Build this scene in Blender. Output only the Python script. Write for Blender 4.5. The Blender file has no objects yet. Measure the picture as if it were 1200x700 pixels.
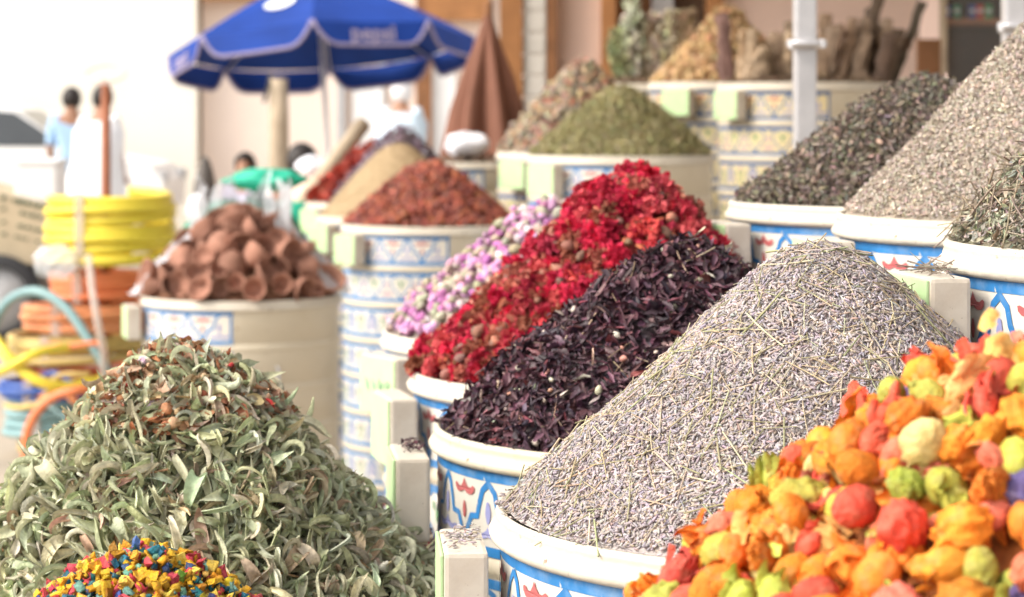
import bpy, bmesh, math, random
import numpy as np
from mathutils import Vector, Matrix, Euler
from mathutils.geometry import tessellate_polygon

random.seed(7)
RNG = np.random.default_rng(11)
S = bpy.context.scene
COL = S.collection
rad = math.radians

# ------------------------------------------------------------------ camera
F = 2650.0            # focal length in pixels of the 1200 px wide photograph
HY = 132.0            # horizon row in the photograph
ZC = 1.33             # camera height
cam_d = bpy.data.cameras.new('camera')
cam = bpy.data.objects.new('camera', cam_d)
COL.objects.link(cam)
cam.location = (0, 0, ZC)
cam.rotation_euler = (rad(90), 0, 0)
cam_d.sensor_width = 36.0
cam_d.lens = 36.0 * F / 1200.0
cam_d.shift_y = -(350.0 - HY) / 1200.0
cam_d.clip_start = 0.05
cam_d.clip_end = 600
cam_d.dof.use_dof = True
cam_d.dof.focus_distance = 1.86
cam_d.dof.aperture_fstop = 9.6
S.camera = cam

# ------------------------------------------------------------------ light
SUN_FROM = Vector((-0.86, -0.34, 0.80)).normalized()
world = bpy.data.worlds.new('World')
S.world = world
world.use_nodes = True
wn = world.node_tree
bg = wn.nodes['Background']
sky = wn.nodes.new('ShaderNodeTexSky')
sky.sky_type = 'NISHITA'
sky.sun_disc = False
sky.sun_elevation = math.asin(SUN_FROM.z)
sky.sun_rotation = math.atan2(SUN_FROM.x, SUN_FROM.y)
sky.dust_density = 4.0
sky.air_density = 1.0
sky.ozone_density = 1.0
hs = wn.nodes.new('ShaderNodeHueSaturation')
hs.inputs['Saturation'].default_value = 0.08
wn.links.new(sky.outputs[0], hs.inputs['Color'])
wn.links.new(hs.outputs[0], bg.inputs['Color'])
bg.inputs['Strength'].default_value = 0.15
sun_d = bpy.data.lights.new('sun', 'SUN')
sun_d.energy = 1.25
sun_d.angle = rad(18)
sun_d.color = (1.0, 0.86, 0.68)
sun = bpy.data.objects.new('sun', sun_d)
COL.objects.link(sun)
sun.rotation_euler = (-SUN_FROM).to_track_quat('-Z', 'Y').to_euler()
S.view_settings.view_transform = 'Standard'
S.view_settings.look = 'None'
S.view_settings.gamma = 1
S.view_settings.use_curve_mapping = False
S.view_settings.exposure = 1.05
S.render.engine = 'CYCLES'
S.cycles.max_bounces = 6
S.cycles.transparent_max_bounces = 8


def W(px, py, Y):
    """world point seen at a pixel of the photograph at distance Y"""
    return Vector(((px - 600.0) * Y / F, Y, ZC - (py - HY) * Y / F))


# ------------------------------------------------------------------ materials
def nd(nt, t, **kw):
    n = nt.nodes.new(t)
    for k, v in kw.items():
        setattr(n, k, v)
    return n


def mat(name, col, rough=0.6, var=0.12, scale=14.0, bump=0.0, bscale=60.0, spec=0.35, metal=0.0,
        alpha=1.0, stain=None, stain_amt=0.0, trans=0.0, fleck=None, fscale=70.0):
    """procedural painted / plaster / wood like material: noise tinted colour and fine relief"""
    m = bpy.data.materials.new(name)
    m.use_nodes = True
    nt = m.node_tree
    b = nt.nodes['Principled BSDF']
    tc = nd(nt, 'ShaderNodeTexCoord')
    nz = nd(nt, 'ShaderNodeTexNoise')
    nz.inputs['Scale'].default_value = scale
    nz.inputs['Detail'].default_value = 6
    nt.links.new(tc.outputs['Object'], nz.inputs['Vector'])
    mr = nd(nt, 'ShaderNodeMapRange')
    mr.inputs['From Min'].default_value = 0.25
    mr.inputs['From Max'].default_value = 0.75
    mr.inputs['To Min'].default_value = 1 - var
    mr.inputs['To Max'].default_value = 1 + var
    nt.links.new(nz.outputs['Fac'], mr.inputs['Value'])
    mx = nd(nt, 'ShaderNodeMix', data_type='RGBA', blend_type='MULTIPLY')
    mx.inputs['Factor'].default_value = 1.0
    mx.inputs[6].default_value = (*col, 1)
    nt.links.new(mr.outputs[0], mx.inputs[7])
    out = mx.outputs[2]
    if stain:
        n2 = nd(nt, 'ShaderNodeTexNoise')
        n2.inputs['Scale'].default_value = scale * 0.45
        n2.inputs['Detail'].default_value = 9
        n2.inputs['Roughness'].default_value = 0.7
        nt.links.new(tc.outputs['Object'], n2.inputs['Vector'])
        r2 = nd(nt, 'ShaderNodeMapRange')
        r2.inputs['From Min'].default_value = 0.5
        r2.inputs['From Max'].default_value = 0.78
        r2.inputs['To Max'].default_value = stain_amt
        nt.links.new(n2.outputs['Fac'], r2.inputs['Value'])
        m2 = nd(nt, 'ShaderNodeMix', data_type='RGBA')
        nt.links.new(r2.outputs[0], m2.inputs['Factor'])
        nt.links.new(out, m2.inputs[6])
        m2.inputs[7].default_value = (*stain, 1)
        out = m2.outputs[2]
    if fleck:
        n4 = nd(nt, 'ShaderNodeTexNoise')
        n4.inputs['Scale'].default_value = fscale
        n4.inputs['Detail'].default_value = 8
        n4.inputs['Roughness'].default_value = 0.62
        nt.links.new(tc.outputs['Object'], n4.inputs['Vector'])
        r4 = nd(nt, 'ShaderNodeMapRange')
        r4.inputs['From Min'].default_value = 0.645
        r4.inputs['From Max'].default_value = 0.70
        r4.inputs['To Max'].default_value = 0.85
        nt.links.new(n4.outputs['Fac'], r4.inputs['Value'])
        m4 = nd(nt, 'ShaderNodeMix', data_type='RGBA')
        nt.links.new(r4.outputs[0], m4.inputs['Factor'])
        nt.links.new(out, m4.inputs[6])
        m4.inputs[7].default_value = (*fleck, 1)
        out = m4.outputs[2]
    nt.links.new(out, b.inputs['Base Color'])
    b.inputs['Roughness'].default_value = rough
    b.inputs['Specular IOR Level'].default_value = spec
    b.inputs['Metallic'].default_value = metal
    b.inputs['Alpha'].default_value = alpha
    if trans:
        b.inputs['Transmission Weight'].default_value = trans
    if bump:
        n3 = nd(nt, 'ShaderNodeTexNoise')
        n3.inputs['Scale'].default_value = bscale
        n3.inputs['Detail'].default_value = 5
        nt.links.new(tc.outputs['Object'], n3.inputs['Vector'])
        bp = nd(nt, 'ShaderNodeBump')
        bp.inputs['Strength'].default_value = bump
        bp.inputs['Distance'].default_value = 0.01
        nt.links.new(n3.outputs['Fac'], bp.inputs['Height'])
        nt.links.new(bp.outputs[0], b.inputs['Normal'])
    return m


def piece_mat(name, src, rough=0.75, spec=0.2, var=0.22, scale=160.0, bump=0.3, bscale=400.0, transl=0.0, mottle=0.0):
    """dried plant matter: the colour of each piece comes from its mesh attribute or its object colour"""
    m = bpy.data.materials.new(name)
    m.use_nodes = True
    nt = m.node_tree
    b = nt.nodes['Principled BSDF']
    if src == 'attr':
        a = nd(nt, 'ShaderNodeAttribute', attribute_name='Col')
        c0 = a.outputs['Color']
    else:
        a = nd(nt, 'ShaderNodeObjectInfo')
        c0 = a.outputs['Color']
    tc = nd(nt, 'ShaderNodeTexCoord')
    nz = nd(nt, 'ShaderNodeTexNoise')
    nz.inputs['Scale'].default_value = scale
    nz.inputs['Detail'].default_value = 5
    nt.links.new(tc.outputs['Object'], nz.inputs['Vector'])
    mr = nd(nt, 'ShaderNodeMapRange')
    mr.inputs['From Min'].default_value = 0.3
    mr.inputs['From Max'].default_value = 0.7
    mr.inputs['To Min'].default_value = 1 - var
    mr.inputs['To Max'].default_value = 1 + var
    nt.links.new(nz.outputs['Fac'], mr.inputs['Value'])
    mx = nd(nt, 'ShaderNodeMix', data_type='RGBA', blend_type='MULTIPLY')
    mx.inputs['Factor'].default_value = 1.0
    nt.links.new(c0, mx.inputs[6])
    nt.links.new(mr.outputs[0], mx.inputs[7])
    if mottle:
        n5 = nd(nt, 'ShaderNodeTexNoise')
        n5.inputs['Scale'].default_value = scale * .45
        n5.inputs['Detail'].default_value = 7
        n5.inputs['Roughness'].default_value = .65
        nt.links.new(tc.outputs['Object'], n5.inputs['Vector'])
        for (lo, hi, tint, blend) in ((.52, .72, (.62, .45, .30, 1), 'MULTIPLY'), (.50, .30, (.86, .66, .40, 1), 'MIX')):
            rr_ = nd(nt, 'ShaderNodeMapRange')
            rr_.inputs['From Min'].default_value = lo; rr_.inputs['From Max'].default_value = hi
            rr_.inputs['To Max'].default_value = mottle if blend == 'MULTIPLY' else mottle * .2
            nt.links.new(n5.outputs['Fac'], rr_.inputs['Value'])
            m5 = nd(nt, 'ShaderNodeMix', data_type='RGBA', blend_type=blend)
            nt.links.new(rr_.outputs[0], m5.inputs['Factor'])
            nt.links.new(mx.outputs[2], m5.inputs[6])
            m5.inputs[7].default_value = tint
            mx = m5
    nt.links.new(mx.outputs[2], b.inputs['Base Color'])
    b.inputs['Roughness'].default_value = rough
    b.inputs['Specular IOR Level'].default_value = spec
    if bump:
        n3 = nd(nt, 'ShaderNodeTexNoise')
        n3.inputs['Scale'].default_value = bscale
        n3.inputs['Detail'].default_value = 3
        nt.links.new(tc.outputs['Object'], n3.inputs['Vector'])
        bp = nd(nt, 'ShaderNodeBump')
        bp.inputs['Strength'].default_value = bump
        bp.inputs['Distance'].default_value = 0.002
        nt.links.new(n3.outputs['Fac'], bp.inputs['Height'])
        nt.links.new(bp.outputs[0], b.inputs['Normal'])
    if transl:
        t = nd(nt, 'ShaderNodeBsdfTranslucent')
        nt.links.new(mx.outputs[2], t.inputs['Color'])
        ms = nd(nt, 'ShaderNodeMixShader')
        ms.inputs[0].default_value = transl
        nt.links.new(b.outputs[0], ms.inputs[1])
        nt.links.new(t.outputs[0], ms.inputs[2])
        nt.links.new(ms.outputs[0], nt.nodes['Material Output'].inputs['Surface'])
    return m


M = {}
M['tin'] = mat('cream_lacquer', (0.58, 0.51, 0.39), 0.42, 0.06, 7, 0.05, 40, 0.45, stain=(0.42, 0.32, 0.18), stain_amt=0.4, fleck=(.25, .16, .08), fscale=50)
M['rim'] = mat('cream_rim_paint', (0.57, 0.52, 0.435), 0.55, 0.08, 9, 0.2, 60, 0.35, stain=(0.50, 0.38, 0.25), stain_amt=0.5, fleck=(.22, .13, .07))
M['rim_rusty'] = mat('rusty_rim_paint', (0.60, 0.54, 0.42), 0.5, 0.06, 9, 0.1, 60, 0.45, stain=(0.62, 0.38, 0.14), stain_amt=0.75, fleck=(.22, .12, .05))
M['base'] = mat('white_band_paint', (0.66, 0.62, 0.55), 0.4, 0.05, 12, 0, 40, 0.45, stain=(0.55, 0.46, 0.33), stain_amt=0.4)
M['base_y'] = mat('yellow_band_paint', (0.66, 0.55, 0.32), 0.45, 0.08, 12, 0, 40, 0.4, stain=(0.42, 0.28, 0.1), stain_amt=0.3)
M['blue'] = mat('blue_paint', (0.032, 0.19, 0.46), 0.45, 0.25, 38, 0, 40, 0.35, fleck=(.62, .56, .46), fscale=110, stain=(0.36, 0.46, 0.55), stain_amt=0.65)
M['navy'] = mat('dull_blue_paint', (0.07, 0.14, 0.30), 0.45, 0.2, 30, 0, 40, 0.4, stain=(0.3, 0.35, 0.45), stain_amt=0.3)
M['red'] = mat('madder_paint', (0.44, 0.12, 0.12), 0.45, 0.2, 40, 0, 40, 0.35)
M['lilac'] = mat('lilac_paint', (0.30, 0.31, 0.55), 0.45, 0.18, 40, 0, 40, 0.35)
M['green'] = mat('leaf_green_paint', (0.14, 0.30, 0.14), 0.45, 0.2, 40, 0, 40, 0.35)
M['mauve'] = mat('mauve_paint', (0.52, 0.30, 0.38), 0.45, 0.18, 40, 0, 40, 0.35)
M['block'] = mat('greige_block_paint', (0.60, 0.54, 0.455), 0.6, 0.06, 30, 0.05, 120, 0.25, stain=(0.30, 0.20, 0.13), stain_amt=0.4, fleck=(.20, .12, .08))
M['mint'] = mat('mint_board', (0.46, 0.64, 0.34), 0.55, 0.06, 25, 0.1, 80, 0.3)
M['ink'] = mat('faded_green_ink', (0.30, 0.45, 0.30), 0.7, 0.1, 60)
M['steel'] = mat('brushed_steel', (0.60, 0.58, 0.58), 0.35, 0.08, 30, 0.05, 90, 0.5, metal=0.65)
M['wood'] = mat('brown_wood', (0.24, 0.11, 0.05), 0.6, 0.25, 9, 0.3, 40, 0.25)
M['owood'] = mat('orange_wood', (0.34, 0.155, 0.06), 0.55, 0.2, 8, 0.2, 40, 0.3)
M['dwood'] = mat('dark_wood', (0.085, 0.05, 0.03), 0.55, 0.25, 9, 0.2, 40, 0.3)
M['palewood'] = mat('pale_weathered_wood', (0.45, 0.36, 0.26), 0.75, 0.2, 9, 0.35, 40, 0.2)
M['cream_wall'] = mat('cream_plaster', (0.84, 0.79, 0.70), 0.9, 0.03, 1.5, 0.2, 20, 0.15)
M['pink_wall'] = mat('pink_plaster', (0.84, 0.70, 0.61), 0.9, 0.04, 1.5, 0.2, 20, 0.15)
M['rose_wall'] = mat('rose_plaster', (0.74, 0.55, 0.46), 0.9, 0.06, 3, 0.2, 20, 0.15)
M['ground'] = mat('pale_paving', (0.42, 0.36, 0.29), 0.9, 0.15, 3, 0.3, 30, 0.2)
M['white'] = mat('white_paint', (0.8, 0.8, 0.8), 0.4, 0.03, 10)
M['grey'] = mat('grey_paint', (0.45, 0.45, 0.46), 0.5, 0.08, 10)
M['dark'] = mat('dark_rubber', (0.03, 0.03, 0.033), 0.7, 0.15, 20, 0.2, 60)
M['black'] = mat('dark_glass', (0.05, 0.055, 0.06), 0.15, 0.1, 4, spec=0.6)


# ------------------------------------------------------------------ object helpers
def tag(o, label=None, cat=None, group=None, kind=None):
    if label: o['label'] = label
    if cat: o['category'] = cat
    if group: o['group'] = group
    if kind: o['kind'] = kind
    return o


def link(name, me, parent=None, loc=None, rot=None):
    o = bpy.data.objects.new(name, me)
    COL.objects.link(o)
    if parent is not None: o.parent = parent
    if loc is not None: o.location = loc
    if rot is not None: o.rotation_euler = rot
    return o


def empty(name, loc, label, cat, group=None, rotz=0.0):
    o = link(name, None, None, loc, (0, 0, rotz))
    o.empty_display_size = 0.05
    return tag(o, label, cat, group)


def mesh(name, verts, faces, mats, smooth=False, fm=None):
    me = bpy.data.meshes.new(name)
    me.from_pydata([tuple(v) for v in verts], [], [tuple(f) for f in faces])
    if not isinstance(mats, (list, tuple)): mats = [mats]
    for m in mats: me.materials.append(m)
    if smooth: me.polygons.foreach_set('use_smooth', [True] * len(me.polygons))
    if fm is not None: me.polygons.foreach_set('material_index', fm)
    me.update()
    return me


class B:
    """collects boxes, tubes and lathes for one mesh"""
    def __init__(s): s.v = []; s.f = []; s.m = []

    def add(s, v, f, mi=0):
        k = len(s.v)
        s.v += [tuple(p) for p in v]
        s.f += [tuple(i + k for i in q) for q in f]
        s.m += [mi] * len(f)
        return s

    def box(s, c, d, rz=0.0, mi=0, bev=0.0):
        c = Vector(c); hx, hy, hz = d[0] / 2, d[1] / 2, d[2] / 2
        if bev <= 0:
            v = [Vector((x, y, z)) for x in (-hx, hx) for y in (-hy, hy) for z in (-hz, hz)]
            f = [(0, 1, 3, 2), (4, 6, 7, 5), (0, 4, 5, 1), (2, 3, 7, 6), (0, 2, 6, 4), (1, 5, 7, 3)]
        else:
            bm = bmesh.new()
            bmesh.ops.create_cube(bm, size=1.0)
            for q in bm.verts: q.co = Vector((q.co.x * d[0], q.co.y * d[1], q.co.z * d[2]))
            bmesh.ops.bevel(bm, geom=bm.edges[:] + bm.verts[:], offset=bev, segments=2, affect='EDGES', profile=0.6)
            bm.verts.index_update()
            v = [q.co.copy() for q in bm.verts]
            f = [[q.index for q in g.verts] for g in bm.faces]
            bm.free()
        r = Matrix.Rotation(rz, 3, 'Z')
        return s.add([r @ p + c for p in v], f, mi)

    def lathe(s, prof, c=(0, 0, 0), n=32, mi=0, cap0=False, cap1=False, a0=0.0, a1=2 * math.pi):
        c = Vector(c); full = abs(a1 - a0 - 2 * math.pi) < 1e-6
        k = n if full else n + 1
        v = []; f = []
        for (r, z) in prof:
            for i in range(k):
                a = a0 + (a1 - a0) * i / n
                v.append(Vector((r * math.cos(a), r * math.sin(a), z)) + c)
        for j in range(len(prof) - 1):
            for i in range(n):
                i2 = (i + 1) % k
                f.append((j * k + i, j * k + i2, (j + 1) * k + i2, (j + 1) * k + i))
        if cap0: f.append(tuple(range(k))[::-1])
        if cap1: f.append(tuple((len(prof) - 1) * k + i for i in range(k)))
        return s.add(v, f, mi)

    def tube(s, pts, r, n=8, mi=0, closed=False):
        pts = [Vector(p) for p in pts]; m = len(pts)
        rs = r if isinstance(r, (list, tuple)) else [r] * m
        v = []; f = []
        up = Vector((0.01, 0.02, 1)).normalized(); prev = None
        for i, p in enumerate(pts):
            if closed: t = (pts[(i + 1) % m] - pts[i - 1])
            else: t = pts[min(i + 1, m - 1)] - pts[max(i - 1, 0)]
            t.normalize()
            if prev is None:
                a = t.cross(up)
                if a.length < 0.05: a = t.cross(Vector((1, 0, 0)))
            else: a = prev - t * prev.dot(t)
            a.normalize(); prev = a
            b2 = t.cross(a)
            for k in range(n):
                th = 2 * math.pi * k / n
                v.append(p + (a * math.cos(th) + b2 * math.sin(th)) * rs[i])
        for i in range(m if closed else m - 1):
            j = (i + 1) % m
            for k in range(n):
                k2 = (k + 1) % n
                f.append((i * n + k, i * n + k2, j * n + k2, j * n + k))
        if not closed:
            f.append(tuple(range(n))[::-1]); f.append(tuple((m - 1) * n + k for k in range(n)))
        return s.add(v, f, mi)

    def me(s, name, mats, smooth=False):
        return mesh(name, s.v, s.f, mats, smooth, s.m)

    def obj(s, name, mats, parent=None, loc=None, smooth=False, rot=None):
        return link(name, s.me(name, mats, smooth), parent, loc, rot)


def autosmooth(o, deg=40):
    me = o.data
    me.polygons.foreach_set('use_smooth', [True] * len(me.polygons))
    try: me.set_sharp_from_angle(angle=rad(deg))
    except Exception: pass
    return o


# ------------------------------------------------------------------ ground and buildings
g = B(); g.box((0, 120, -0.1), (300, 300, 0.2))
tag(g.obj('ground', M['ground']), kind='structure')


def wall_block(name, label, x0, x1, y0, y1, h, m, cat='building'):
    e = empty(name, ((x0 + x1) / 2, y0, 0), label, cat)
    b = B(); b.box((0, (y1 - y0) / 2, h / 2), (x1 - x0, y1 - y0, h))
    b.obj('wall', m, e)
    b = B(); b.box((0, (y1 - y0) / 2 - 0.1, h + 0.15), (x1 - x0 + 0.3, y1 - y0 + 0.2, 0.3))
    b.obj('parapet', m, e)
    return e


cb = wall_block('cream_building', 'tall blank cream plaster building behind the parked white car', -16, -3.63, 26, 34, 8.5, M['cream_wall'])
pb = wall_block('pink_building', 'pale pink plaster building behind the blue parasol', -3.6, 4.5, 26.25, 35, 8.0, M['pink_wall'])
p = W(270, -14, 26.25)
b = B(); b.box((p.x - pb.location.x, -0.06, p.z + 0.45), (0.52, 0.1, 1.1)); b.box((p.x - pb.location.x, -0.15, p.z - 0.12), (0.62, 0.28, 0.06))
b.obj('window', [M['owood']], pb)
# pale doorway bays behind the woman, framed by posts and a slatted shutter
for (x0, x1, y0, y1, mm, nm, dy) in ((413, 452, 88, 190, 'white', 'door_panel', .05), (505, 534, 62, 190, 'white', 'door_panel', .05),
                                     (488, 506, -20, 190, 'wood', 'door_post', .12), (395, 404, 60, 190, 'grey', 'downpipe', .1),
                                     (498, 575, -40, 24, 'owood', 'fascia_board', .2)):
    a = W(x0, y0, 26.2); c = W(x1, y1, 26.2)
    z0 = 0.0 if y1 > 150 else c.z
    b = B(); b.box(((a.x + c.x) / 2 - pb.location.x, -dy / 2 - 0.003, (a.z + z0) / 2), (c.x - a.x, dy, a.z - z0))
    b.obj(nm, M[mm], pb)
sh = empty('slatted_shutter', (W(468, 0, 26.1).x, 26.1, 0), 'pale slatted shutter above the woman in the white headscarf', 'shutter')
for k in range(5):
    z = W(0, 66 + 5.5 * k, 26.1).z
    b = B(); b.box((0, 0.1, z), (0.42, 0.03, 0.04)); b.obj('slat', M['grey' if k % 2 else 'white'], sh)
for sx in (-.22, .22):
    b = B(); b.box((sx, 0.1, 0.85), (0.035, 0.05, 2.1)); b.obj('frame_post', M['white'], sh)

# shop front on the right, far end of the stall
SF = 10.6
sf = empty('shop_front', (W(860, 0, SF).x, SF, 0), 'rose plaster shop front behind the highest spice tins', 'building')
ox = sf.location.x


def shop_piece(nm, px0, px1, mm, dy, zt=3.2, zb=0.0, back=0.25):
    a = W(px0, 0, SF).x - ox; c = W(px1, 0, SF).x - ox
    b = B(); b.box(((a + c) / 2, (back - dy) / 2, (zt + zb) / 2), (c - a, back + dy, zt - zb))
    return b.obj(nm, M[mm], sf)


shop_piece('wall', 652, 704, 'rose_wall', 0.0)
shop_piece('wall', 838, 2300, 'rose_wall', 0.0)
shop_piece('pilaster', 586, 612, 'owood', 0.10)
shop_piece('pilaster', 640, 652, 'wood', 0.08)
shop_piece('door_frame', 704, 721, 'owood', 0.06)
shop_piece('door_frame', 829, 846, 'owood', 0.06)
shop_piece('lintel', 721, 829, 'owood', 0.03, 3.2, 2.35)
shop_piece('door_leaf', 721, 765, 'wood', -0.12, 2.35, 0)
shop_piece('door_leaf', 790, 829, 'dwood', -0.12, 2.35, 0)
shop_piece('side_panel', 765, 790, 'grey', -0.06, 2.35, 0)
b = B(); b.box((W(780, 0, SF).x - ox, .75, 1.6), (.9, .06, 3.2)); b.obj('rear_wall', M['dwood'], sf)
rs = empty('roller_shutter', (W(626, 0, SF).x, SF, 0), 'pale grey roller shutter between two brown wooden posts', 'shutter')
SLAT = mat('pale_shutter_slat', (.58, .55, .50), .6, .06, 8)
wv = W(640, 0, SF).x - W(612, 0, SF).x
for k in range(26):
    b = B(); b.box((0, -0.06, 0.05 + k * 0.1), (wv, 0.05, 0.098), bev=0.012); b.obj('slat', SLAT, rs)
# arched white niche door panel on the rose wall
ar = B(); a = W(664, 55, SF)
ar.box((W(681, 0, SF).x, SF - 0.03, 0.75), (0.15, 0.05, 1.5)); ar.lathe([(0.001, -0.025), (0.075, -0.025), (0.075, 0.025), (0.001, 0.025)], n=20)
for i in range(len(ar.v) - 80, len(ar.v)):
    x, y, z = ar.v[i]; ar.v[i] = (W(681, 0, SF).x + x, SF - 0.028 + z * 0.9, 1.5 + y)
tag(ar.obj('arched_panel', M['white']), 'white round-topped panel on the rose wall by the shutter', 'panel')

# ------------------------------------------------------------------ piece templates (numpy)
def wob(v, n, freq, rng, ridge=False):
    d = np.zeros(len(v))
    for _ in range(n):
        k = rng.normal(size=3); k *= freq * rng.uniform(.6, 1.5) / np.linalg.norm(k)
        w = np.sin(v @ k + rng.uniform(0, 6.28))
        d += (1 - 2 * np.abs(w)) if ridge else w
    return d / n


def t_spindle(L, r, n=5, bend=0.1, rng=RNG):
    v = [(-L / 2, 0, 0)]
    for (x, q) in ((-.22, .85), (.18, 1.0)):
        for i in range(n):
            a = 6.2832 * i / n
            v.append((x * L, r * q * math.cos(a), r * q * math.sin(a)))
    v.append((L / 2, 0, 0))
    v = np.array(v); v[:, 2] += bend * L * np.cos(v[:, 0] / L * 3) * rng.uniform(-1, 1)
    f = []
    for i in range(n):
        j = (i + 1) % n
        f += [(0, 1 + j, 1 + i), (1 + i, 1 + j, 1 + n + j), (1 + i, 1 + n + j, 1 + n + i), (1 + n + i, 1 + n + j, 1 + 2 * n)]
    return v, np.array(f)


def t_stick(L, r, bend, rng=RNG, n=4, seg=4):
    v = []; f = []
    for k in range(seg + 1):
        s = k / seg - .5
        for i in range(n):
            a = 6.2832 * i / n
            v.append((s * L, r * math.cos(a) + bend * L * (s * s), r * math.sin(a) + bend * L * .4 * s * s))
    for k in range(seg):
        for i in range(n):
            j = (i + 1) % n; p = k * n
            f += [(p + i, p + j, p + n + j), (p + i, p + n + j, p + n + i)]
    return np.array(v), np.array(f)


def t_leaf(L, w, curl, fold, twist, crinkle, nu=9, nv=5, rng=RNG, shape=0):
    s = np.linspace(0, 1, nu); t = np.linspace(-1, 1, nv)
    th = curl * (s - .5) + .35 * curl * np.sin(s * 5 + rng.uniform(0, 6))
    ds = L / (nu - 1)
    x = np.concatenate([[0], np.cumsum(np.cos(th[:-1]) * ds)]); z = np.concatenate([[0], np.cumsum(np.sin(th[:-1]) * ds)])
    x -= x.mean(); z -= z.mean()
    if shape == 0: wid = w * np.sin(np.pi * np.clip(s, .03, .99) ** .8) ** .9
    elif shape == 1: wid = w * (.35 + .65 * np.sin(np.pi * np.clip(s, .05, .95))) * rng.uniform(.7, 1.2, nu)
    else: wid = w * np.clip(s * 1.5 + .1, 0, 1) * rng.uniform(.8, 1.15, nu)
    v = []
    for i in range(nu):
        for j in range(nv):
            ff = fold * (1 + .5 * math.sin(3 * s[i] + 1))
            if abs(ff) < 1e-3: ff = 1e-3
            y = wid[i] * math.sin(ff * t[j]) / ff; zz = wid[i] * (1 - math.cos(ff * t[j])) / ff + (wid[i] * .35 * abs(t[j]) if shape == 0 else 0)
            tw = twist * (s[i] - .5)
            y, zz = y * math.cos(tw) - zz * math.sin(tw), y * math.sin(tw) + zz * math.cos(tw)
            v.append((x[i] - zz * math.sin(th[i]), y, z[i] + zz * math.cos(th[i])))
    v = np.array(v)
    if crinkle: v += crinkle * L * np.stack([wob(v, 3, 18 / L * .25, rng), wob(v, 3, 18 / L * .25, rng), wob(v, 3, 22 / L * .25, rng)], 1)
    f = []
    for i in range(nu - 1):
        for j in range(nv - 1):
            a = i * nv + j
            f += [(a, a + 1, a + nv + 1), (a, a + nv + 1, a + nv)]
    return v, np.array(f)


def t_blob(L, Wd, nl=14, nr=9, amp=.06, freq=2.5, ridge=0.0, rfreq=6, half=False, rng=RNG, tip=0.0, flutes=0.0):
    v = [(0, 0, -1.0)]
    for k in range(1, nr):
        a = math.pi * k / nr
        for i in range(nl):
            b = 6.2832 * i / nl
            v.append((math.sin(a) * math.cos(b), math.sin(a) * math.sin(b), -math.cos(a)))
    v.append((0, 0, 1.0))
    v = np.array(v)
    d = 1 + amp * wob(v, 4, freq, rng)
    msk = np.clip(v[:, 2] * 2.2 + .3, 0, 1) if half else 1.0
    if ridge: d = d + ridge * wob(v, 3, rfreq, rng, True) * msk
    if flutes: d = d + flutes * np.abs(np.sin(np.arctan2(v[:, 1], v[:, 0]) * 3 + v[:, 2] * 1.2))
    r = v * d[:, None]
    r[:, 0] *= 1 - tip * np.clip(v[:, 2], 0, 1); r[:, 1] *= 1 - tip * np.clip(v[:, 2], 0, 1)
    r = r * np.array([Wd / 2, Wd / 2, L / 2])
    r = r[:, [2, 0, 1]]
    f = []; top = len(v) - 1
    for i in range(nl):
        j = (i + 1) % nl
        f.append((0, 1 + j, 1 + i))
        for k in range(nr - 2):
            p = 1 + k * nl
            f += [(p + i, p + j, p + nl + j), (p + i, p + nl + j, p + nl + i)]
        f.append((1 + (nr - 2) * nl + i, 1 + (nr - 2) * nl + j, top))
    return r, np.array(f)


def t_join(parts):
    v = []; f = []; k = 0
    for (a, b) in parts:
        v.append(a); f.append(b + k); k += len(a)
    return np.concatenate(v), np.concatenate(f)


def rotm(rng):
    q = rng.normal(size=4); q /= np.linalg.norm(q); w, x, y, z = q
    return np.array([[1 - 2 * (y * y + z * z), 2 * (x * y - z * w), 2 * (x * z + y * w)],
                     [2 * (x * y + z * w), 1 - 2 * (x * x + z * z), 2 * (y * z - x * w)],
                     [2 * (x * z - y * w), 2 * (y * z + x * w), 1 - 2 * (x * x + y * y)]])


def t_tuft(r, n, rng, flat=.7, psz=.5):
    """a ruffled flower head: many small crinkled petals on a dome"""
    parts = []
    for _ in range(n):
        d = rng.normal(size=3); d[2] = abs(d[2]) * 1.0 + .05; d /= np.linalg.norm(d)
        v, f = t_leaf(r * psz * rng.uniform(.7, 1.3), r * psz * .45, rng.uniform(-2, 2), rng.uniform(.3, 1.2), 0, .12, 4, 3, rng, 2)
        a = np.cross(d, rng.normal(size=3)); a /= np.linalg.norm(a); c = np.cross(d, a)
        R = np.stack([d * .8 + a * .6, c, a * .8 - d * .6], 1)
        parts.append((v @ R.T + d * r * rng.uniform(.35, .9) * np.array([1, 1, flat]), f))
    return t_join(parts)


def t_chip(L, w, h, rng):
    v = np.array([(x, y, z) for x in (-1, 0.1, 1) for y in (-1, 1) for z in (-1, 1)], float)
    v *= np.array([L / 2, w / 2, h / 2])
    v += rng.normal(size=v.shape) * np.array([L, w, h]) * .15
    f = [(0, 1, 3), (0, 3, 2), (8, 10, 11), (8, 11, 9)]
    for k in (0, 4):
        for (a, c) in ((0, 1), (1, 3), (3, 2), (2, 0)):
            f += [(k + a, k + 4 + a, k + 4 + c), (k + a, k + 4 + c, k + c)]
    return v, np.array(f)


# ------------------------------------------------------------------ heaps
HEAPS = []   # every tin with its heap, for testing what the photograph shows


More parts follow.
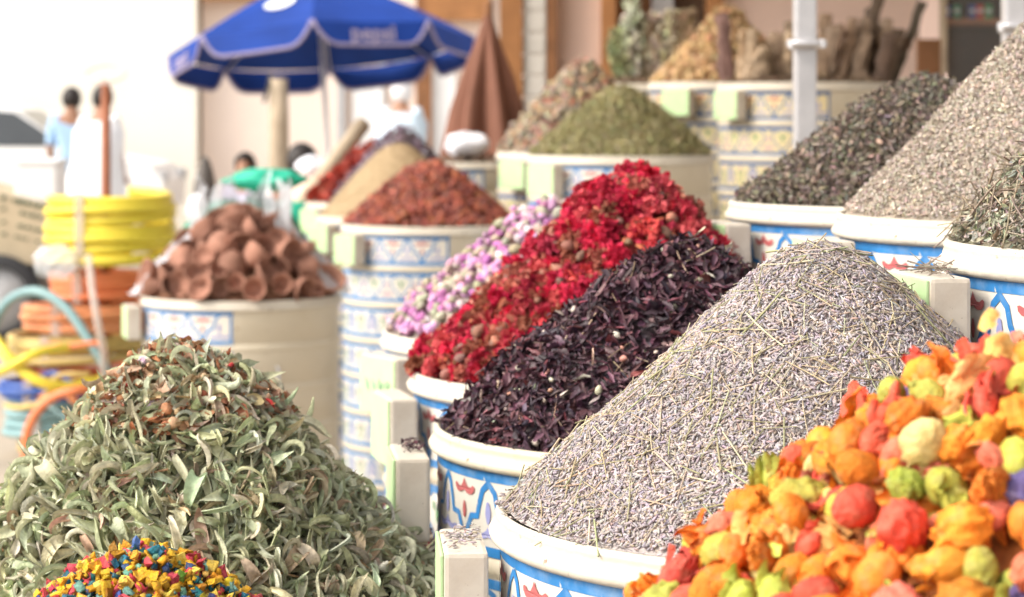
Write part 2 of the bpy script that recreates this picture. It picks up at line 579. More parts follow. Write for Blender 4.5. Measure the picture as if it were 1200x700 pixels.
class Heap:
    def __init__(s, x, y, z, R, H, c, k=None, lump=0.006, lfreq=22, seed=0, off=(0, 0)):
        s.c = np.array([x, y, z]); s.R = R; s.H = H; s.cc = c
        s.k = math.sqrt(H * H + 2 * H * c) / R
        rng = np.random.default_rng(100 + seed)
        s.w = [(rng.normal(size=2) * lfreq, rng.uniform(0, 6.28)) for _ in range(6)]
        s.lump = lump; s.off = off
        HEAPS.append(s)

    def z(s, x, y):
        r2 = x * x + y * y
        t = np.clip(1 - np.sqrt(r2) / s.R, 0, 1)
        r2 = (x - s.off[0] * t) ** 2 + (y - s.off[1] * t) ** 2
        h = s.H + s.cc - np.sqrt(s.cc ** 2 + s.k ** 2 * r2)
        n = sum(np.sin(x * k[0] + y * k[1] + p) for k, p in s.w) / 3
        return h + n * s.lump * np.clip((s.R - np.sqrt(r2)) / .03, 0, 1)

    def sample(s, n, rng, rmax=1.0, bias=.5):
        r = s.R * rmax * rng.uniform(0, 1, n) ** bias; a = rng.uniform(0, 6.2832, n)
        x = r * np.cos(a); y = r * np.sin(a)
        return s.at(x, y)

    def at(s, x, y):
        e = .004
        gx = (s.z(x + e, y) - s.z(x - e, y)) / (2 * e); gy = (s.z(x, y + e) - s.z(x, y - e)) / (2 * e)
        N = np.stack([-gx, -gy, np.ones_like(gx)], 1); N /= np.linalg.norm(N, axis=1)[:, None]
        return np.stack([x, y, s.z(x, y)], 1), N


def seen(P, own, margin=0.0):
    """which world points the photograph shows: inside the frame and not behind another heap or tin"""
    C = np.array([0, 0, ZC])
    px = 600 + F * P[:, 0] / P[:, 1]; py = HY + F * (ZC - P[:, 2]) / P[:, 1]
    ok = (px > 3) & (px < 1197) & (py > 3) & (py < 697)
    for t in np.linspace(.03, .6, 60):
        Q = P + (C - P) * t
        for h in HEAPS:
            if h is own and t < .05: continue
            d = Q - h.c
            r = np.hypot(d[:, 0], d[:, 1])
            top = h.z(d[:, 0], d[:, 1])
            ok &= ~((r < h.R) & (d[:, 2] < top - margin))
    return ok


def frames(N, rng, tilt, flow=None):
    n = N + tilt * rng.normal(size=N.shape); n /= np.linalg.norm(n, axis=1)[:, None]
    u = rng.normal(size=N.shape)
    a = np.cross(n, u); a /= np.linalg.norm(a, axis=1)[:, None]
    b = np.cross(n, a)
    return np.stack([a, b, n], 2)


def bake(name, groups, mats, core=None, smooth=True):
    """groups: (template list, P, R, scale, colour); one mesh with a colour attribute"""
    vs = []; fs = []; cs = []; k = 0
    if core is not None:
        v, f, c = core
        vs.append(v); fs.append(f); cs.append(np.tile(c, (len(v), 1))); k = len(v)
    for (T, P, R, sc, c) in groups:
        pick = np.arange(len(P)) % len(T)
        for q, (tv, tf) in enumerate(T):
            ix = np.where(pick == q)[0]
            if not len(ix): continue
            v = np.einsum('nij,vj->nvi', R[ix], tv) * sc[ix][:, None, None] + P[ix][:, None, :]
            nv = len(tv)
            fs.append((tf[None] + (np.arange(len(ix)) * nv)[:, None, None] + k).reshape(-1, 3))
            vs.append(v.reshape(-1, 3)); cs.append(np.repeat(c[ix], nv, 0)); k += len(ix) * nv
    v = np.concatenate(vs).astype(np.float32); f = np.concatenate(fs).astype(np.int32); c = np.concatenate(cs)
    me = bpy.data.meshes.new(name)
    me.vertices.add(len(v)); me.vertices.foreach_set('co', v.ravel())
    me.loops.add(len(f) * 3); me.loops.foreach_set('vertex_index', f.ravel())
    me.polygons.add(len(f)); me.polygons.foreach_set('loop_start', np.arange(len(f), dtype=np.int32) * 3)
    if smooth: me.polygons.foreach_set('use_smooth', np.ones(len(f), bool))
    at = me.color_attributes.new('Col', 'FLOAT_COLOR', 'POINT')
    at.data.foreach_set('color', np.concatenate([c, np.ones((len(c), 1))], 1).astype(np.float32).ravel())
    me.materials.append(mats)
    me.update(calc_edges=True)
    return me


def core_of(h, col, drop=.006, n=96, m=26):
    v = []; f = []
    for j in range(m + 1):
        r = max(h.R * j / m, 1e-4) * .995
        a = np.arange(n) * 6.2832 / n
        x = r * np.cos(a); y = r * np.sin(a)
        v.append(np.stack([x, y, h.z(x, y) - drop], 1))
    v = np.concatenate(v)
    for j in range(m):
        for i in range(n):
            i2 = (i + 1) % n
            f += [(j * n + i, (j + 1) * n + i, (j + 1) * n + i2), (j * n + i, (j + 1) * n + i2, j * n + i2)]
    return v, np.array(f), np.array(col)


def palette(n, cols, wts, rng, jit=.12):
    w = np.array(wts, float); w /= w.sum()
    ix = rng.choice(len(cols), n, p=w)
    c = np.array(cols)[ix] * (1 + jit * rng.normal(size=(n, 1))) * (1 + jit * .4 * rng.normal(size=(n, 3)))
    return np.clip(c, .004, .95), ix


def faces_cam(h, P, N, lim=-.25):
    v = np.array([0, 0, ZC]) - (P + h.c); v /= np.linalg.norm(v, axis=1)[:, None]
    return (N * v).sum(1) > lim


def stuff(name, h, groups, mats, label, cat, core_col, drop=.006, smooth=True):
    me = bake(name, groups, mats, core_of(h, core_col, drop), smooth)
    o = link(name, me, None, tuple(h.c))
    return tag(o, label, cat, kind='stuff')


def group(h, T, n, rng, cols, wts, size=(.8, 1.2), tilt=.3, lift=.0, liftj=.002, lim=-.25, rmax=.985, jit=.12, bias=.5, patch=.14):
    P, N = h.sample(n, rng, rmax, bias)
    k = faces_cam(h, P, N, lim); P = P[k]; N = N[k]; n = len(P)
    P = P + N * (lift + liftj * rng.normal(size=(n, 1)))
    c, ix = palette(n, cols, wts, rng, jit)
    c = np.clip(c * (1 + patch * wob(P, 5, 45, rng) + patch * .7 * wob(P, 5, 120, rng))[:, None], .004, .95)
    return [T, P, frames(N, rng, tilt), rng.uniform(*size, n), c], N, ix


def singles(name, h, g, T_me, count, rng, label, cat, grp, lift=.002, labels=None, ix=None, margin=.004, spread=0.0):
    """turn the pieces of a group that show largest into objects of their own; returns the rest"""
    T, P, R, sc, c = g
    Pw = P + h.c
    ok = seen(Pw + np.array([0, 0, .004]), h, margin)
    d = np.linalg.norm(Pw - np.array([0, 0, ZC]), axis=1)
    score = sc / d + (10 if spread == 0 else 0)
    score = np.where(ok, sc / d * (1 + spread * rng.normal(size=len(d))), -1)
    order = np.argsort(-score)[:count]
    order = [i for i in order if score[i] > 0]
    pick = np.arange(len(P)) % len(T)
    for i in order:
        o = bpy.data.objects.new(name, T_me[pick[i]])
        COL.objects.link(o)
        Mx = Matrix([list(R[i][r] * sc[i]) + [Pw[i][r] + lift * R[i][r][2]] for r in range(3)] + [[0, 0, 0, 1]])
        o.matrix_world = Mx
        o.color = (*c[i], 1)
        lb = labels[ix[i]] if labels is not None else label
        tag(o, lb, cat, grp if labels is None else grp + ', ' + lb.split()[0])
    rest = np.setdiff1d(np.arange(len(P)), order)
    # keep the template picking of the rest irrelevant: they are shuffled pieces anyway
    return [T, P[rest], R[rest], sc[rest], c[rest]]


def rim_spill(h, T, n, rng, cols, wts, size=(.7, 1.1)):
    a = rng.uniform(rad(150), rad(340), n); a += .12 * np.sin(a * 9)
    q = rng.uniform(.256, .2705, n)
    P = np.stack([q * np.cos(a), q * np.sin(a), .003 + .0015 * rng.uniform(size=n)], 1)
    return [T, P, frames(np.tile([0, 0, 1.], (n, 1)), rng, .25), rng.uniform(*size, n), palette(n, cols, wts, rng)[0]]


def T_meshes(name, T, m, smooth=True):
    return [mesh(name, v, f, m, smooth) for v, f in T]


# ------------------------------------------------------------------ painted tins
TR = 0.266     # body radius; the rolled rim reaches 0.281


def cylpt(u, z, r):       # u = arc length along the body
    a = u / TR
    return (r * math.cos(a), r * math.sin(a), z)


def band_mesh(name, style):
    """one painted row, 0.108 m pitch: white ground, blue edges and the motif; arc from 128 to 282 degrees"""
    base = 'base_y' if style.endswith('y') else 'base'
    blue = 'navy' if style.endswith('y') else 'blue'
    mats = [M[base], M[blue], M['red'], M['lilac'], M['green'], M['mauve']]
    b = B()
    u0 = rad(128) * TR; u1 = rad(282) * TR; H = 0.086
    n = 64

    rw = random.Random(8)

    def ribbon(pts, wd, mi, off=.0014):
        pts = [Vector(p).to_3d() + Vector((rw.uniform(-1, 1) * .0016, rw.uniform(-1, 1) * .0013, 0)) for p in pts]
        wd = wd * rw.uniform(.72, 1.05)
        L = []; Rr = []
        for i in range(len(pts)):
            t = (pts[min(i + 1, len(pts) - 1)] - pts[max(i - 1, 0)]).normalized()
            q = Vector((-t.y, t.x, 0)) * wd / 2
            L.append(pts[i] + q); Rr.append(pts[i] - q)
        v = [cylpt(p.x, p.y, TR + off) for p in L + Rr]; m = len(pts)
        b.add(v, [(i, i + 1, m + i + 1, m + i) for i in range(m - 1)], mi)

    def poly(pts, mi, off=.0017):
        vv = [Vector((p[0] + rw.uniform(-1, 1) * .0006, p[1] + rw.uniform(-1, 1) * .0006, 0)) for p in pts]
        tri = tessellate_polygon([vv])
        b.add([cylpt(p.x, p.y, TR + off) for p in vv], [tuple(t) for t in tri], mi)

    def strip(z0, z1, mi, off, a=u0, c=u1):
        v = []
        for i in range(n + 1):
            u = a + (c - a) * i / n
            v += [cylpt(u, z0, TR + off), cylpt(u, z1, TR + off)]
        b.add(v, [(2 * i, 2 * i + 2, 2 * i + 3, 2 * i + 1) for i in range(n)], mi)
    strip(0, H, 0, .0006)
    strip(H - .010, H, 1, .0012); strip(0, .010, 1, .0012)
    ribbon([(u1 - .004, 0), (u1 - .004, H)], .008, 1)

    def oval(x, y, rx, ry, mi): poly([(x + rx * math.cos(t * .5236), y + ry * math.sin(t * .5236)) for t in range(12)], mi)

    def brush(x, y, wd, ht, mi, flip=1):      # a moustache shaped brush stroke
        up = [(0, 1.0), (.12, .55), (.35, .15), (.6, .12), (.85, .38), (1.0, .3), (.98, -.1), (.75, -.42), (.45, -.5), (.2, -.35), (0, -.1)]
        P = [(x + q[0] * wd, y + flip * q[1] * ht) for q in up] + [(x - q[0] * wd, y + flip * q[1] * ht) for q in up[-2:0:-1]]
        poly(P, mi)
    rr = random.Random(5)
    if style.startswith('arch'):
        per = .090; y0 = .010; h = .065
        k = 0; u = u0 + .004
        while u + per / 2 < u1 - .006:
            c = u
            for s in (-1, 1):
                pts = [(c, y0), (c + s * .006, y0 + .18 * h), (c + s * .014, y0 + .42 * h), (c + s * .026, y0 + .45 * h), (c + s * .029, y0 + .62 * h), (c + s * .036, y0 + .86 * h), (c + s * .045, y0 + h)]
                if pts[-1][0] > u1 - .004 or pts[-1][0] < u0: continue
                ribbon(pts, .0072, 1)
            if c - .02 > u0 and c + .024 < u1:
                brush(c, y0 + .83 * h, .021, .011, 2)
                oval(c, y0 + .50 * h, .0035, .009, 2)
            if c + .045 + .02 < u1:
                oval(c + .045, y0 + .52 * h, .0045, .0115, 3)
                brush(c + .045, y0 + .17 * h, .027, .009, 3)
            u += per
    elif style.startswith('heart'):
        per = .090; u = u0 + .03
        while u < u1 - .03:
            c = u
            for s in (-1, 1):
                ribbon([(c, .010), (c + s * .008, .022), (c + s * .026, .040), (c + s * .034, .056), (c + s * .030, .070), (c + s * .016, .075)], .006, 1)
            oval(c, .05, .004, .012, 4); oval(c - .01, .06, .003, .006, 4); oval(c + .01, .06, .003, .006, 4)
            brush(c + .045, .024, .018, .012, 5); oval(c + .045, .048, .004, .010, 5)
            u += per
    else:        # tall sprigs and arches
        per = .100; u = u0 + .02
        while u < u1 - .05:
            c = u
            ribbon([(c, .012), (c + .002, .035), (c - .001, .058)], .0026, 4)
            for s in (-1, 1):
                ribbon([(c, .02), (c + s * .010, .032), (c + s * .012, .048)], .0022, 4); oval(c + s * .012, .054, .0045, .007, 4)
            oval(c, .064, .0045, .008, 5)
            d = c + .05
            for s in (-1, 1):
                ribbon([(d + s * .024, .010), (d + s * .024, .028), (d + s * .016, .032), (d + s * .016, .052), (d + s * .008, .066), (d, .074)], .006, 1)
            oval(d, .042, .010, .022, 3)
            poly([(d + .004 * math.cos(t * .785), .042 + .013 * math.sin(t * .785)) for t in range(8)], 0, .0021)
            u += per
    return b.me(name, mats)


BANDS = {s: band_mesh('painted_band', s) for s in ('arch', 'heart', 'sprig', 'archy', 'hearty', 'sprigy')}
RIM_PROF = [(.258, -.03), (.262, -.004), (.2645, .0005), (.268, .002), (.2705, -.001), (.2715, -.004), (.2705, -.006), (.2715, -.009), (.2725, -.013), (.2750, -.015), (.2768, -.018), (.2755, -.0225), (.2720, -.0250), (.2662, -.0260)]
RIM_ME = {}
for key in ('rim', 'rim_rusty'):
    bb = B(); bb.lathe(RIM_PROF, n=96); RIM_ME[key] = bb.me('rim', M[key], True)
BODY_ME = {}


def body_mesh(h):
    if h in BODY_ME: return BODY_ME[h]
    b = B(); prof = [(TR, -.0255)]
    z = -.0255
    while z - .108 > -h:          # shallow pressed grooves and beads between the rows
        z -= .108
        prof += [(TR, z + .0235), (TR - .0018, z + .022), (TR, z + .0205), (TR + .003, z + .016), (TR + .0045, z + .010), (TR + .003, z + .004), (TR, z - .0005), (TR, z - .001)]
    prof += [(TR, -h)]
    b.lathe(prof, n=96, cap1=True)
    BODY_ME[h] = b.me('body', M['tin'], True)
    return BODY_ME[h]


bb = B()
bb.tube([(0, -.032, .018), (.004, -.036, .012), (.006, -.036, -.045), (.006, -.03, -.052), (.006, .03, -.052), (.006, .036, -.045), (.004, .036, .012), (0, .032, .018)], .0035, 6)
HANDLE_ME = bb.me('handle', M['grey'], True)


def make_tin(x, y, z, label, rows=('arch', 'heart', 'sprig'), yel=False, rim='rim', rot=0.0, blk=190, blk_sc=1.0, text=False, handle=True, nblk=1):
    e = empty('painted_tin', (x, y, 0), label, 'tin', 'painted tins of the spice stall')
    r = link('rim', RIM_ME[rim], e, (0, 0, z))
    link('body', body_mesh(round(z, 3)), e, (0, 0, z))
    k = 0; zz = z - .0255
    while zz - .086 > .02:
        st = rows[min(k, len(rows) - 1)] + ('y' if yel else '')
        link('painted_band', BANDS[st], e, (0, 0, zz - .0865), (0, 0, rad(rot)))
        zz -= .108; k += 1
    if handle:
        a = rad(300 + rot)
        link('handle', HANDLE_ME, e, ((TR + .001) * math.cos(a), (TR + .001) * math.sin(a), z - .19), (0, 0, a))
    for q in range(nblk):
        a = rad(blk); rr = .2805 + .018
        bx = e if True else None
        b = B(); b.box((0, 0, 0), (.036, .112, .088), bev=.004)
        o = b.obj('sign_block', M['block'], e, (rr * math.cos(a), rr * math.sin(a), z - .068), rot=(0, 0, a))
        b = B(); b.box((.0195, 0, 0), (.003, .106, .084), bev=.001)
        p = b.obj('sign_board', M['mint'], o)
        if text:
            t = B(); rx = random.Random(3)
            for w in range(4):       # faded, no longer readable characters
                yy = -.034 + w * .021
                pts = [(.0213, yy + .004 * math.sin(i * 1.9 + w) + .0018 * i, .010 * math.cos(i * 2.3 + w * 2)) for i in range(7)]
                t.tube(pts, .0014, 4)
            t.obj('lettering', M['ink'], o)
    return e


# name, px centre, Y, rim z, heap height, apex roundness
def tin_heap(px, Y, z, H, c, R=.262, lump=.006, lfreq=22, seed=0, off=(0, 0)):
    x = (px - 600) * Y / F
    return Heap(x, Y, z, R, H, c, lump=lump, lfreq=lfreq, seed=seed, off=off)


h_pot = tin_heap(1200, 1.335, .985, .199, .10, lump=.006, seed=1)
h_lav = tin_heap(960, 1.893, 1.0, .218, .055, lump=.008, lfreq=15, seed=2)
h_hib = tin_heap(801, 2.455, .992, .194, .055, lump=.008, lfreq=30, seed=3)
h_red = tin_heap(720, 3.015, .988, .250, .055, lump=.012, lfreq=26, seed=4, off=(.030, 0))
h_pin = tin_heap(650, 3.57, .987, .195, .05, lump=.008, seed=5)
h_A = tin_heap(1471, 2.0, 1.2145, .225, .04, lump=.007, seed=6)
h_B = tin_heap(1263, 2.56, 1.214, .250, .03, lump=.004, seed=7)
h_C = tin_heap(1085, 3.12, 1.207, .165, .05, lump=.007, seed=8)
h_grn = tin_heap(727, 6.58, 1.206, .195, .05, lump=.006, seed=9)
h_brn = tin_heap(682, 7.2, 1.205, .29, .05, lump=.010, seed=10)
h_hip = tin_heap(505, 6.9, .992, .180, .05, lump=.006, seed=11)
h_pow = tin_heap(467, 7.5, .990, .24, .09, lump=.002, seed=12)
h_pur = tin_heap(470, 8.15, .990, .29, .05, lump=.006, seed=13)
h_chi = tin_heap(440, 8.8, .985, .22, .05, lump=.010, seed=14)
h_cla = tin_heap(283, 6.2, .832, .20, .22, lump=.004, seed=15)
h_cin = tin_heap(942, 7.1, 1.42, .03, .2, lump=.002, seed=16)
h_ora = tin_heap(852, 7.75, 1.43, .255, .03, lump=.008, seed=17)
h_bun = tin_heap(752, 8.3, 1.43, .03, .2, lump=.002, seed=21)
h_hrb = tin_heap(212, 2.25, .815, .272, .075, R=.275, lump=.012, lfreq=28, seed=18)
h_chp = tin_heap(172, 1.70, .804, .195, .055, R=.245, lump=.004, seed=19)
h_mix = tin_heap(400, 2.83, .70, .13, .06, lump=.008, seed=20)

TIN = 'cream painted tin with blue arches, holding '
make_tin(*h_pot.c, TIN + 'the bright orange dyed pods', blk=190)
make_tin(*h_lav.c, TIN + 'the big grey lavender heap', blk=184)
make_tin(*h_hib.c, TIN + 'the dark purple petals, rim rust stained', rim='rim_rusty', blk=187, rot=2)
make_tin(*h_red.c, TIN + 'the bright red flower heads', blk=195, rot=-2)
make_tin(*h_pin.c, TIN + 'the pink and white rosebuds', blk=212, rot=5, text=True)
make_tin(*h_A.c, TIN + 'the grey twiggy thyme', blk=188, rot=-14)
make_tin(*h_B.c, TIN + 'the tall pale beige crumbled heap', blk=190, rot=4)
make_tin(*h_C.c, TIN + 'the dark brown curled leaves', blk=196, rot=1)
make_tin(*h_grn.c, TIN + 'the olive green herb heap', blk=222, rot=4)
make_tin(*h_brn.c, 'yellowed painted tin behind the olive green heap, holding mixed brown flowers', yel=True, blk=225)
make_tin(*h_hip.c, TIN + 'the rusty red dried hips', blk=218, rot=2)
make_tin(*h_pow.c, TIN + 'the smooth tan powder cone', blk=218, yel=True)
make_tin(*h_pur.c, 'painted tin behind the tan powder, holding dusky purple buds', blk=220)
make_tin(*h_chi.c, 'painted tin behind the purple buds, holding red chillies', blk=220)
make_tin(*h_cla.c, 'short painted tin holding the brown clay cups', blk=196, rot=-10)
make_tin(*h_cin.c, 'yellowed painted tin of upright bark sticks behind the steel post', yel=True, blk=214, rot=-2)
make_tin(*h_ora.c, 'yellowed painted tin holding the orange brown sponge heap', yel=True, blk=232, rot=0)
make_tin(*h_bun.c, 'painted tin holding the upright bunches of grey herbs', yel=True, blk=225)
make_tin(*h_hrb.c, 'low painted tin under the curled green leaves', blk=190)
hc = h_chp.c
make_tin(hc[0], hc[1], hc[2], 'low painted tin under the yellow, red and teal chips', blk=190)
make_tin(*h_mix.c, 'low painted tin of mixed petals beside the curled green leaves', blk=20)

# ------------------------------------------------------------------ heap contents
PM = {}
PM['bud'] = piece_mat('dried_bud', 'attr', .7, .25, .18, 300, .2)
PM['leaf'] = piece_mat('dried_leaf', 'attr', .85, .06, .26, 160, .7, 420, transl=.15)
PM['leaf_o'] = piece_mat('dried_leaf_single', 'obj', .85, .06, .26, 160, .7, 420, transl=.15)
PM['petal'] = piece_mat('dark_petal', 'attr', .5, .4, .3, 180, .4, 500)
PM['petal_o'] = piece_mat('dark_petal_single', 'obj', .5, .4, .3, 180, .4, 500)
PM['red'] = piece_mat('red_petal', 'attr', .7, .2, .25, 140, .2, 500, transl=.2)
PM['red_o'] = piece_mat('red_petal_single', 'obj', .7, .2, .25, 140, .2, 500, transl=.2)
PM['pod'] = piece_mat('dyed_pod', 'attr', .65, .22, .26, 140, .5, 300, mottle=.5)
PM['pod_o'] = piece_mat('dyed_pod_single', 'obj', .7, .18, .3, 150, 1.0, 240, mottle=.85)
PM['chip'] = piece_mat('dyed_chip', 'attr', .85, .15, .3, 420, .9, 700, mottle=.5)
PM['chip_o'] = piece_mat('dyed_chip_single', 'obj', .85, .15, .3, 420, .9, 700, mottle=.6)
PM['clay'] = piece_mat('terracotta', 'obj', .8, .2, .18, 30, .3, 90)

# lavender
r = np.random.default_rng(21)
T = [t_spindle(.0068, .00085, 4, .12, r) for _ in range(5)] + [t_spindle(.0048, .0010, 4, .1, r) for _ in range(2)] + [t_leaf(.007, .0010, 1.2, .8, .5, .05, 4, 3, r, 1), t_stick(.010, .0004, .1, r, 3, 2)]
cols = [(.40, .35, .35), (.35, .31, .345), (.45, .40, .38), (.40, .315, .27), (.32, .275, .27), (.45, .37, .285)]
g1, N, ix = group(h_lav, T, 100000, r, cols, (28, 22, 20, 13, 8, 10), (.7, 1.45), .3, .0004, .0011, jit=.10)
Ts = [t_stick(r.uniform(.02, .05), r.uniform(.0004, .0007), r.uniform(-.1, .1), r) for _ in range(8)]
g2, N, ix = group(h_lav, Ts, 1500, r, [(.44, .36, .23), (.34, .33, .19), (.5, .42, .31)], (3, 2, 2), (.5, 1.2), .12, .0025, .001)
# spilled buds on the block
a = rad(184); n = 130
c0 = np.array([.302 * math.cos(a), .302 * math.sin(a), -.0225])
P = c0 + np.stack([r.normal(size=n) * .010 + .004, r.normal(size=n) * .022 + .012, np.abs(r.normal(size=n)) * .002], 1)
P = P[(np.abs(P[:, 0] - c0[0]) < .017) & (np.abs(P[:, 1] - c0[1]) < .055)]; n = len(P)
g3 = [T, P, frames(np.tile([0, 0, 1.], (n, 1)), r, .2), r.uniform(.8, 1.2, n), palette(n, cols, (30, 26, 22, 10, 8, 8), r)[0]]
stuff('lavender_heap', h_lav, [g1, g2, g3, rim_spill(h_lav, T, 420, r, cols, (28, 22, 20, 13, 8, 10))], PM['bud'], 'big rounded heap of grey lilac lavender buds', 'lavender', (.39, .34, .32), .001)

# hibiscus
r = np.random.default_rng(22)
T = [t_leaf(r.uniform(.012, .025), r.uniform(.0022, .0048), r.uniform(-2.6, 2.6), r.uniform(.5, 1.6), r.uniform(-2, 2), .10, 7, 4, r, 1) for _ in range(12)]
TM = T_meshes('dried_petal', T, PM['petal_o'])
cols = [(.052, .024, .034), (.090, .034, .046), (.13, .065, .08), (.034, .020, .030), (.19, .06, .07), (.42, .33, .28)]
g1, N, ix = group(h_hib, T, 13000, r, cols, (34, 28, 16, 14, 6, 2), (.55, 1.25), .7, .000, .003, jit=.25)
T2 = [t_blob(.010, .007, 8, 6, .2, 3, .2, 5, rng=r) for _ in range(4)]
g2, N, ix2 = group(h_hib, T2, 150, r, [(.55, .48, .40), (.5, .25, .18), (.4, .4, .3)], (3, 2, 2), (.5, 1.2), .5, .003, .001)
g4, N, ix4 = group(h_hib, T, 900, r, cols, (30, 30, 22, 6, 10, 3), (.9, 1.5), .6, .004, .002, jit=.25)
LB = [q + ' crinkled dried petal on the purple petal heap' for q in ('blackish purple', 'maroon', 'dusty mauve', 'black', 'wine red', 'beige')]
g4 = singles('dried_petal', h_hib, g4, TM, 290, r, '', 'petal', 'dark petals on the purple heap', .002, LB, ix4, spread=.1)
Ts = [t_stick(r.uniform(.02, .04), .0006, .1, r) for _ in range(4)]
g5, _, _ = group(h_hib, Ts, 90, r, [(.30, .20, .14), (.4, .3, .2)], (1, 1), (.6, 1.2), .2, .005, .001)
n = 60; a = rad(187); c0 = np.array([.302 * math.cos(a), .302 * math.sin(a), -.0215])
P = c0 + np.stack([r.normal(size=n) * .007 + .006, r.normal(size=n) * .016 + .01, np.abs(r.normal(size=n)) * .003], 1)
g6 = [T, P, frames(np.tile([0, 0, 1.], (n, 1)), r, .5), r.uniform(.3, .6, n), palette(n, cols, (34, 28, 16, 14, 6, 1), r)[0]]
stuff('petal_heap', h_hib, [g1, g2, g4, g5, g6, rim_spill(h_hib, T, 130, r, cols, (34, 28, 16, 14, 6, 1), (.3, .7))], PM['petal'], 'heap of crinkled blackish purple dried petals', 'petals', (.03, .018, .022), .007)

# red flower heads
r = np.random.default_rng(23)
T = [t_tuft(.017, 46, r) for _ in range(6)]
TM = T_meshes('red_flower', T, PM['red_o'], False)
cols = [(.54, .022, .06), (.42, .03, .055), (.58, .09, .10), (.40, .13, .09), (.30, .09, .06)]
LR = ['vivid crimson ruffled flower head in the red heap', 'deep red ruffled flower head in the red heap', 'coral red ruffled flower head in the red heap', 'brownish ruffled flower head in the red heap', 'dull dark ruffled flower head in the red heap']
g1, N, ix = group(h_red, T, 900, r, cols, (34, 20, 20, 16, 10), (.75, 1.6), .5, .001, .004, jit=.18)
g1 = singles('red_flower', h_red, g1, TM, 250, r, '', 'flower', 'red flower heads', 0.002, LR, ix, spread=.05)
T2 = [t_blob(.022, .014, 10, 8, .12, 3, .12, 4, rng=r, tip=.7) for _ in range(5)]
TM2 = T_meshes('seed_pod', T2, PM['pod_o'])
g2, N, ix2 = group(h_red, T2, 260, r, [(.17, .09, .075), (.28, .12, .09), (.40, .17, .12)], (3, 2, 2), (.7, 1.2), .8, .008, .003, jit=.2)
g2 = singles('seed_pod', h_red, g2, TM2, 80, r, 'greyish brown pointed seed pod among the red flower heads', 'seed pod', 'seed pods in the red heap', spread=.05)
T3 = [t_leaf(r.uniform(.012, .024), .005, r.uniform(-2, 2), 1, 1, .1, 6, 4, r, 1) for _ in range(6)]
g3, N, _ = group(h_red, T3, 2600, r, [(.45, .03, .05), (.35, .10, .06), (.50, .20, .10), (.25, .08, .05)], (5, 3, 2, 2), (.6, 1.2), .8, .003, .004, jit=.2)
stuff('red_flower_heap', h_red, [g1, g2, g3], PM['red'], 'heap of vivid red dried flower heads mixed with brown pods', 'flowers', (.22, .03, .03), .012)

# pink rosebuds
r = np.random.default_rng(24)
T = [t_blob(.019, .0145, 10, 8, .06, 3, .10, 4, rng=r, tip=.35, flutes=.16) for _ in range(6)]
TM = T_meshes('rosebud', T, PM['pod_o'])
cols = [(.40, .14, .33), (.52, .28, .45), (.58, .48, .49), (.36, .34, .25), (.50, .38, .33)]
LP = ['magenta purple dried rosebud in the rosebud heap', 'pale pink dried rosebud in the rosebud heap', 'white dried rosebud in the rosebud heap', 'olive green bud base in the rosebud heap', 'straw coloured dried rosebud in the rosebud heap']
g1, N, ix = group(h_pin, T, 2000, r, cols, (24, 28, 14, 18, 14), (.6, 1.05), .8, .003, .005, jit=.12)
g1 = singles('rosebud', h_pin, g1, TM, 260, r, '', 'rosebud', 'rosebuds', .002, LP, ix, spread=.05)
stuff('rosebud_heap', h_pin, [g1], PM['pod'], 'heap of pink, white and magenta rosebuds', 'rosebuds', (.25, .2, .18), .01)

# dyed pods, front right
r = np.random.default_rng(25)
def crisp(t, amp, fr):
    v, f = t; L = np.abs(v).max(); q = v / L
    return v * (1 + amp * wob(q, 4, fr, r, True) + amp * .6 * wob(q, 4, fr * 2.1, r, True))[:, None], f


T = ([crisp(t_blob(.027, .021, 30, 20, .07, 2.6, rng=r), .07, 9) for _ in range(4)]
     + [t_join([crisp(t_blob(.034, .022, 34, 24, .10, 2.5, .24, 5, True, r, .35), .05, 11)] + [(lambda v, f, d: (v + d, f))(*t_leaf(r.uniform(.012, .02), .005, r.uniform(-2.5, 2.5), 1.0, 1, .14, 7, 4, r, 1), np.array([.009, 0, 0]) + r.normal(size=3) * .0035) for _ in range(6)]) for _ in range(6)]
     + [crisp(t_blob(.034, .025, 40, 28, .16, 3, .20, 5, rng=r), .07, 13) for _ in range(4)]
     + [t_join([t_blob(.030, .019, 18, 12, .1, 3, .2, 5, rng=r, tip=.4)] + [(lambda v, f, d: (v + d, f))(*t_leaf(.020, .006, r.uniform(-1.5, 1.5), .9, 1, .1, 7, 4, r, 1), r.normal(size=3) * .006) for _ in range(9)]) for _ in range(4)])
TM = T_meshes('dyed_pod', T, PM['pod_o'])
cols = [(.68, .20, .025), (.72, .27, .03), (.58, .085, .05), (.63, .16, .10), (.40, .40, .07), (.66, .55, .22), (.10, .07, .20), (.60, .24, .42), (.70, .36, .12)]
LD = ['deep orange dyed pod in the bright dyed heap', 'golden orange dyed pod in the bright dyed heap', 'scarlet dyed pod in the bright dyed heap', 'coral dyed pod in the bright dyed heap', 'lime green dyed pod in the bright dyed heap', 'cream yellow dyed pod in the bright dyed heap', 'indigo dyed pod in the bright dyed heap', 'pink dyed pod in the bright dyed heap', 'tawny dyed pod in the bright dyed heap']
